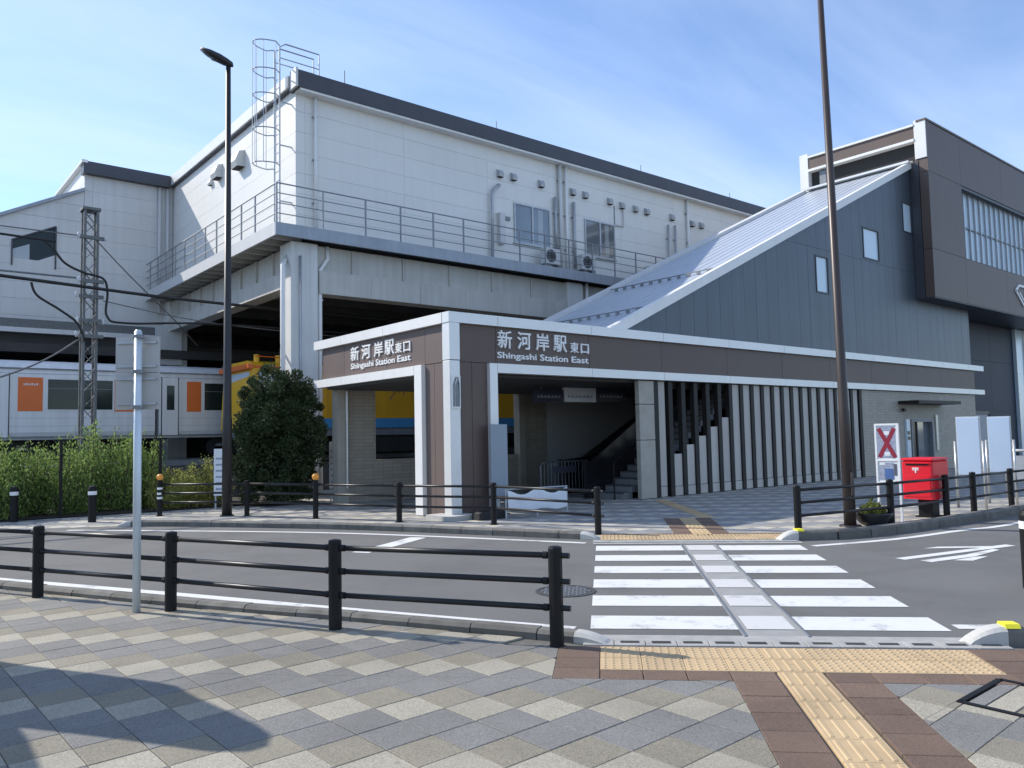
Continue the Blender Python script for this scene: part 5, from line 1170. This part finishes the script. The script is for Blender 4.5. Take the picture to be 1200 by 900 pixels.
# planter
pt = thing('planter', 'low black bowl planter with a yellow-green plant at the lamp pole', 'planter', (13.86, 6.72, 0))
rg = [[(13.86 + r * math.cos(a), 6.80 + r * math.sin(a), z) for a in [2 * math.pi * k / 20 for k in range(20)]] for r, z in ((.18, .004), (.27, .08), (.325, .20), (.335, .23), (.31, .23), (.28, .17))]
MB().loft(rg, True).build('bowl', 'planter_black', pt, True)
pos, dr = [], []
for k in range(260):
    a = random.uniform(0, 6.28); r = .22 * math.sqrt(random.random()); pos.append(Vector((13.86 + r * math.cos(a), 6.80 + r * math.sin(a), .22 + random.uniform(0, .26) * (1 - r / .3)))); dr.append(Vector((math.cos(a) * r * 3, math.sin(a) * r * 3, .7)))
mb = MB(); leaves(mb, pos, dr, .10, .4, .4); mb.build('plant', 'leaf_planter', pt)
# white folded sheet over a low rack behind the far fence
br = thing('low_barricade', 'low rack draped with white sheeting behind the far guard fence', 'barricade', (11.2, 12.6, 0))
bo_, bA = Vector((10.35, 12.75, 0)), Vector((.985, -.17, 0)).normalized(); bN = Vector((bA.y, -bA.x, 0))
for k in (0, .75, 1.5): MB().tube([bo_ + bA * k, bo_ + bA * k + Vector((0, 0, .62))], .02, 8).build('upright', 'galvanised', br)
for z in (.60, .22): MB().tube([bo_ + Vector((0, 0, z)), bo_ + bA * 1.5 + Vector((0, 0, z))], .018, 8).build('cross_bar', 'galvanised', br)
rings = []
for k in range(19):
    s = k / 18 * 1.46 + .02; sag = .10 * math.sin(s / .75 * math.pi) ** 2; w = .03 * math.sin(s * 17)
    rings.append([bo_ + bA * s + bN * (.03 + w * .5 + .02 * q) + Vector((0, 0, z)) for q, z in ((0, .58 - sag), (1.2, .46 - sag * .8), (.2 + w * 12, .38 - sag * .4), (1.4, .27), (.6, .16 + .02 * math.sin(s * 9)))])
MB().loft(rings, False, False).build('white_sheet', 'cloth_white', br, True)
# low black seat block beside it
sb = thing('black_kerb_block', 'low black rubber block on the paving beside the corner pillar', 'block', (10.0, 12.95, 0))
MB().cbox(9.75, 10.45, 12.85, 13.15, .004, .17, .03).build('block', 'rubber_dark', sb); MB().box(9.8, 10.4, 12.95, 13.05, .17, .19).build('top_strip', 'black_glossy', sb)
# crowd barrier inside
cb = thing('crowd_barrier', 'dark steel barrier with upright bars inside the entrance before the stairs', 'barrier', (16, 16.6, 0))
fr_ = MB()
fr_.tube([(14.75, 16.6, .02), (14.75, 16.6, .86), (14.85, 16.6, .94), (16.55, 16.6, .94), (16.62, 16.6, .86), (16.62, 16.6, .02)], .022, 8); fr_.build('frame', 'galvanised_dark', cb)
for k in range(13): MB().tube([(14.88 + k * .135, 16.6, .12), (14.88 + k * .135, 16.6, .92)], .011, 6).build('upright_bar', 'galvanised_dark', cb)
MB().tube([(14.75, 16.6, .12), (16.62, 16.6, .12)], .015, 6).build('bottom_bar', 'galvanised_dark', cb)
MB().box(15.2, 16.1, 16.56, 16.575, .62, .82).build('notice', 'print_dark', cb)
# hanging signs
hs_ = thing('hanging_sign', 'row of hanging direction signs under the entrance soffit, middle one pale', 'sign', (15.8, 16, 2.6))
for a, b, m_, z0, z1 in ((14.0, 15.08, 'sign_dark', 2.60, 2.95), (15.12, 16.36, 'poster_white', 2.62, 3.02), (16.40, 17.6, 'sign_dark', 2.64, 3.02)):
    s_ = MB().box(a, b, 15.95, 16.05, z0, z1).build('sign_box', m_, hs_)
    cnt = 13
    for k in range(cnt):
        x0 = a + (b - a) * (.1 + .8 * k / cnt); MB().box(x0, x0 + (b - a) * .042, 15.945, 15.95, z0 + .12, z0 + (.20, .17, .21, .16)[k % 4]).build('print', 'poster_print' if m_ == 'poster_white' else 'sign_text', s_)
for u in (14.3, 15.7, 17.3): MB().tube([(u, 16, 2.95), (u, 16, 3.04)], .015, 6).build('hanger', 'galvanised_dark', hs_)
# boards at the opening
gb = thing('grey_board', 'plain grey panel standing against the left jamb of the entrance opening', 'board', (10.68, 13.4, 0))
MB().cbox(10.46, 10.92, 13.36, 13.40, .42, 1.96, .006).build('panel', 'grey_board', gb)
for x in (10.5, 10.86): MB().box(x, x + .03, 13.41, 13.44, .004, 1.9).build('leg', 'galvanised_dark', gb)
MB().box(10.44, 10.94, 13.34, 13.46, .004, .05).build('foot', 'galvanised_dark', gb)
ps_ = thing('advert_stand', 'dark poster panel with a blue patch behind the entrance opening', 'poster stand', (12.2, 16, 0))
MB().cbox(11.8, 12.45, 16.0, 16.06, .25, 2.0, .006).build('panel', 'print_dark', ps_); MB().box(11.82, 12.4, 15.99, 15.999, 1.05, 1.35).build('blue_print', 'poster_blue', ps_); MB().box(11.82, 12.4, 15.99, 15.999, 1.40, 1.95).build('upper_print', 'sign_dark', ps_)
MB().box(12.46, 12.95, 16.02, 16.08, .2, 1.95).build('side_panel', 'concrete_dark', ps_)
for x in (11.85, 12.4): MB().box(x, x + .04, 16.07, 16.12, .004, 1.9).build('leg', 'black_paint', ps_)

# air conditioners on the walkway
def aircon(u, v, lab, w=.80):
    t = thing('air_conditioner', lab, 'air conditioner', (u, v, 8.1), 'outdoor units on the walkway')
    MB().cbox(u, u + w, v, v + .3, 8.36, 8.98, .015).build('casing', 'plastic_pale', t)
    cx, cz = u + w * .38, 8.67
    g = MB().loft([[(cx + r * math.cos(a), v - d, cz + r * math.sin(a)) for a in [2 * math.pi * k / 20 for k in range(20)]] for r, d in ((.25, .0), (.25, .015), (.0, .016))], False).build('fan_grille', 'slot_dark', t)
    for r in (.08, .15, .22): MB().tube([(cx + r * math.cos(a), v - .025, cz + r * math.sin(a)) for a in [2 * math.pi * k / 20 for k in range(21)]], .006, 5).build('grille_ring', 'galvanised', g)
    MB().box(u + w * .78, u + w - .05, v - .006, v, 8.45, 8.9).build('side_panel', 'white_panel_grey', t)
    for x in (u + .08, u + w - .16): MB().box(x, x + .08, v - .02, v + .32, 8.082, 8.36).build('foot', 'galvanised_dark', t)
aircon(20.35, 22.35, 'white air conditioner below the left window of the hall')
aircon(22.35, 22.35, 'white air conditioner below the right window of the hall')
aircon(26.4, 22.35, 'white air conditioner half hidden by the sloping roof')

# unseen roof added outside the left edge, outline projected back from the shadow it casts
off = Vector((SUN.x, SUN.y, 0)) / SUN.z
HR_ = 2.62
shd = [(.55, 8.2), (.80, 7.72), (.93, 7.40), (1.13, 7.02), (1.40, 6.55), (1.66, 6.05), (1.74, 5.85), (1.76, 5.52), (1.82, 5.10), (1.86, 4.72), (1.86, 4.52), (1.78, 4.36), (1.66, 4.36), (1.50, 4.52), (1.33, 4.80), (1.15, 5.10), (.93, 5.44), (.78, 5.66), (.79, 5.38), (.775, 4.95), (.76, 4.55), (.75, 4.0), (.1, 4.2), (-.9, 5.2), (-1.4, 7.2), (-.6, 8.4)]
rf = [(x + off.x * HR_, y + off.y * HR_) for x, y in shd]
bs = thing('unseen_shadow_caster', 'unseen flat roof on posts added outside the left edge to cast the pavement shadow', 'shadow caster', (-1.5, 8.5, 0))
MB().prism([(x, y) for x, y in rf][::-1], (0, 0, HR_ + .05), X, Y, Z, .08).build('roof', 'galvanised_dark', bs)
for x, y in ((-2.2, 9.2), (-1.6, 10.4)): MB().tube([(x, y, 0), (x, y, HR_)], .05, 10).build('post', 'stainless', bs)
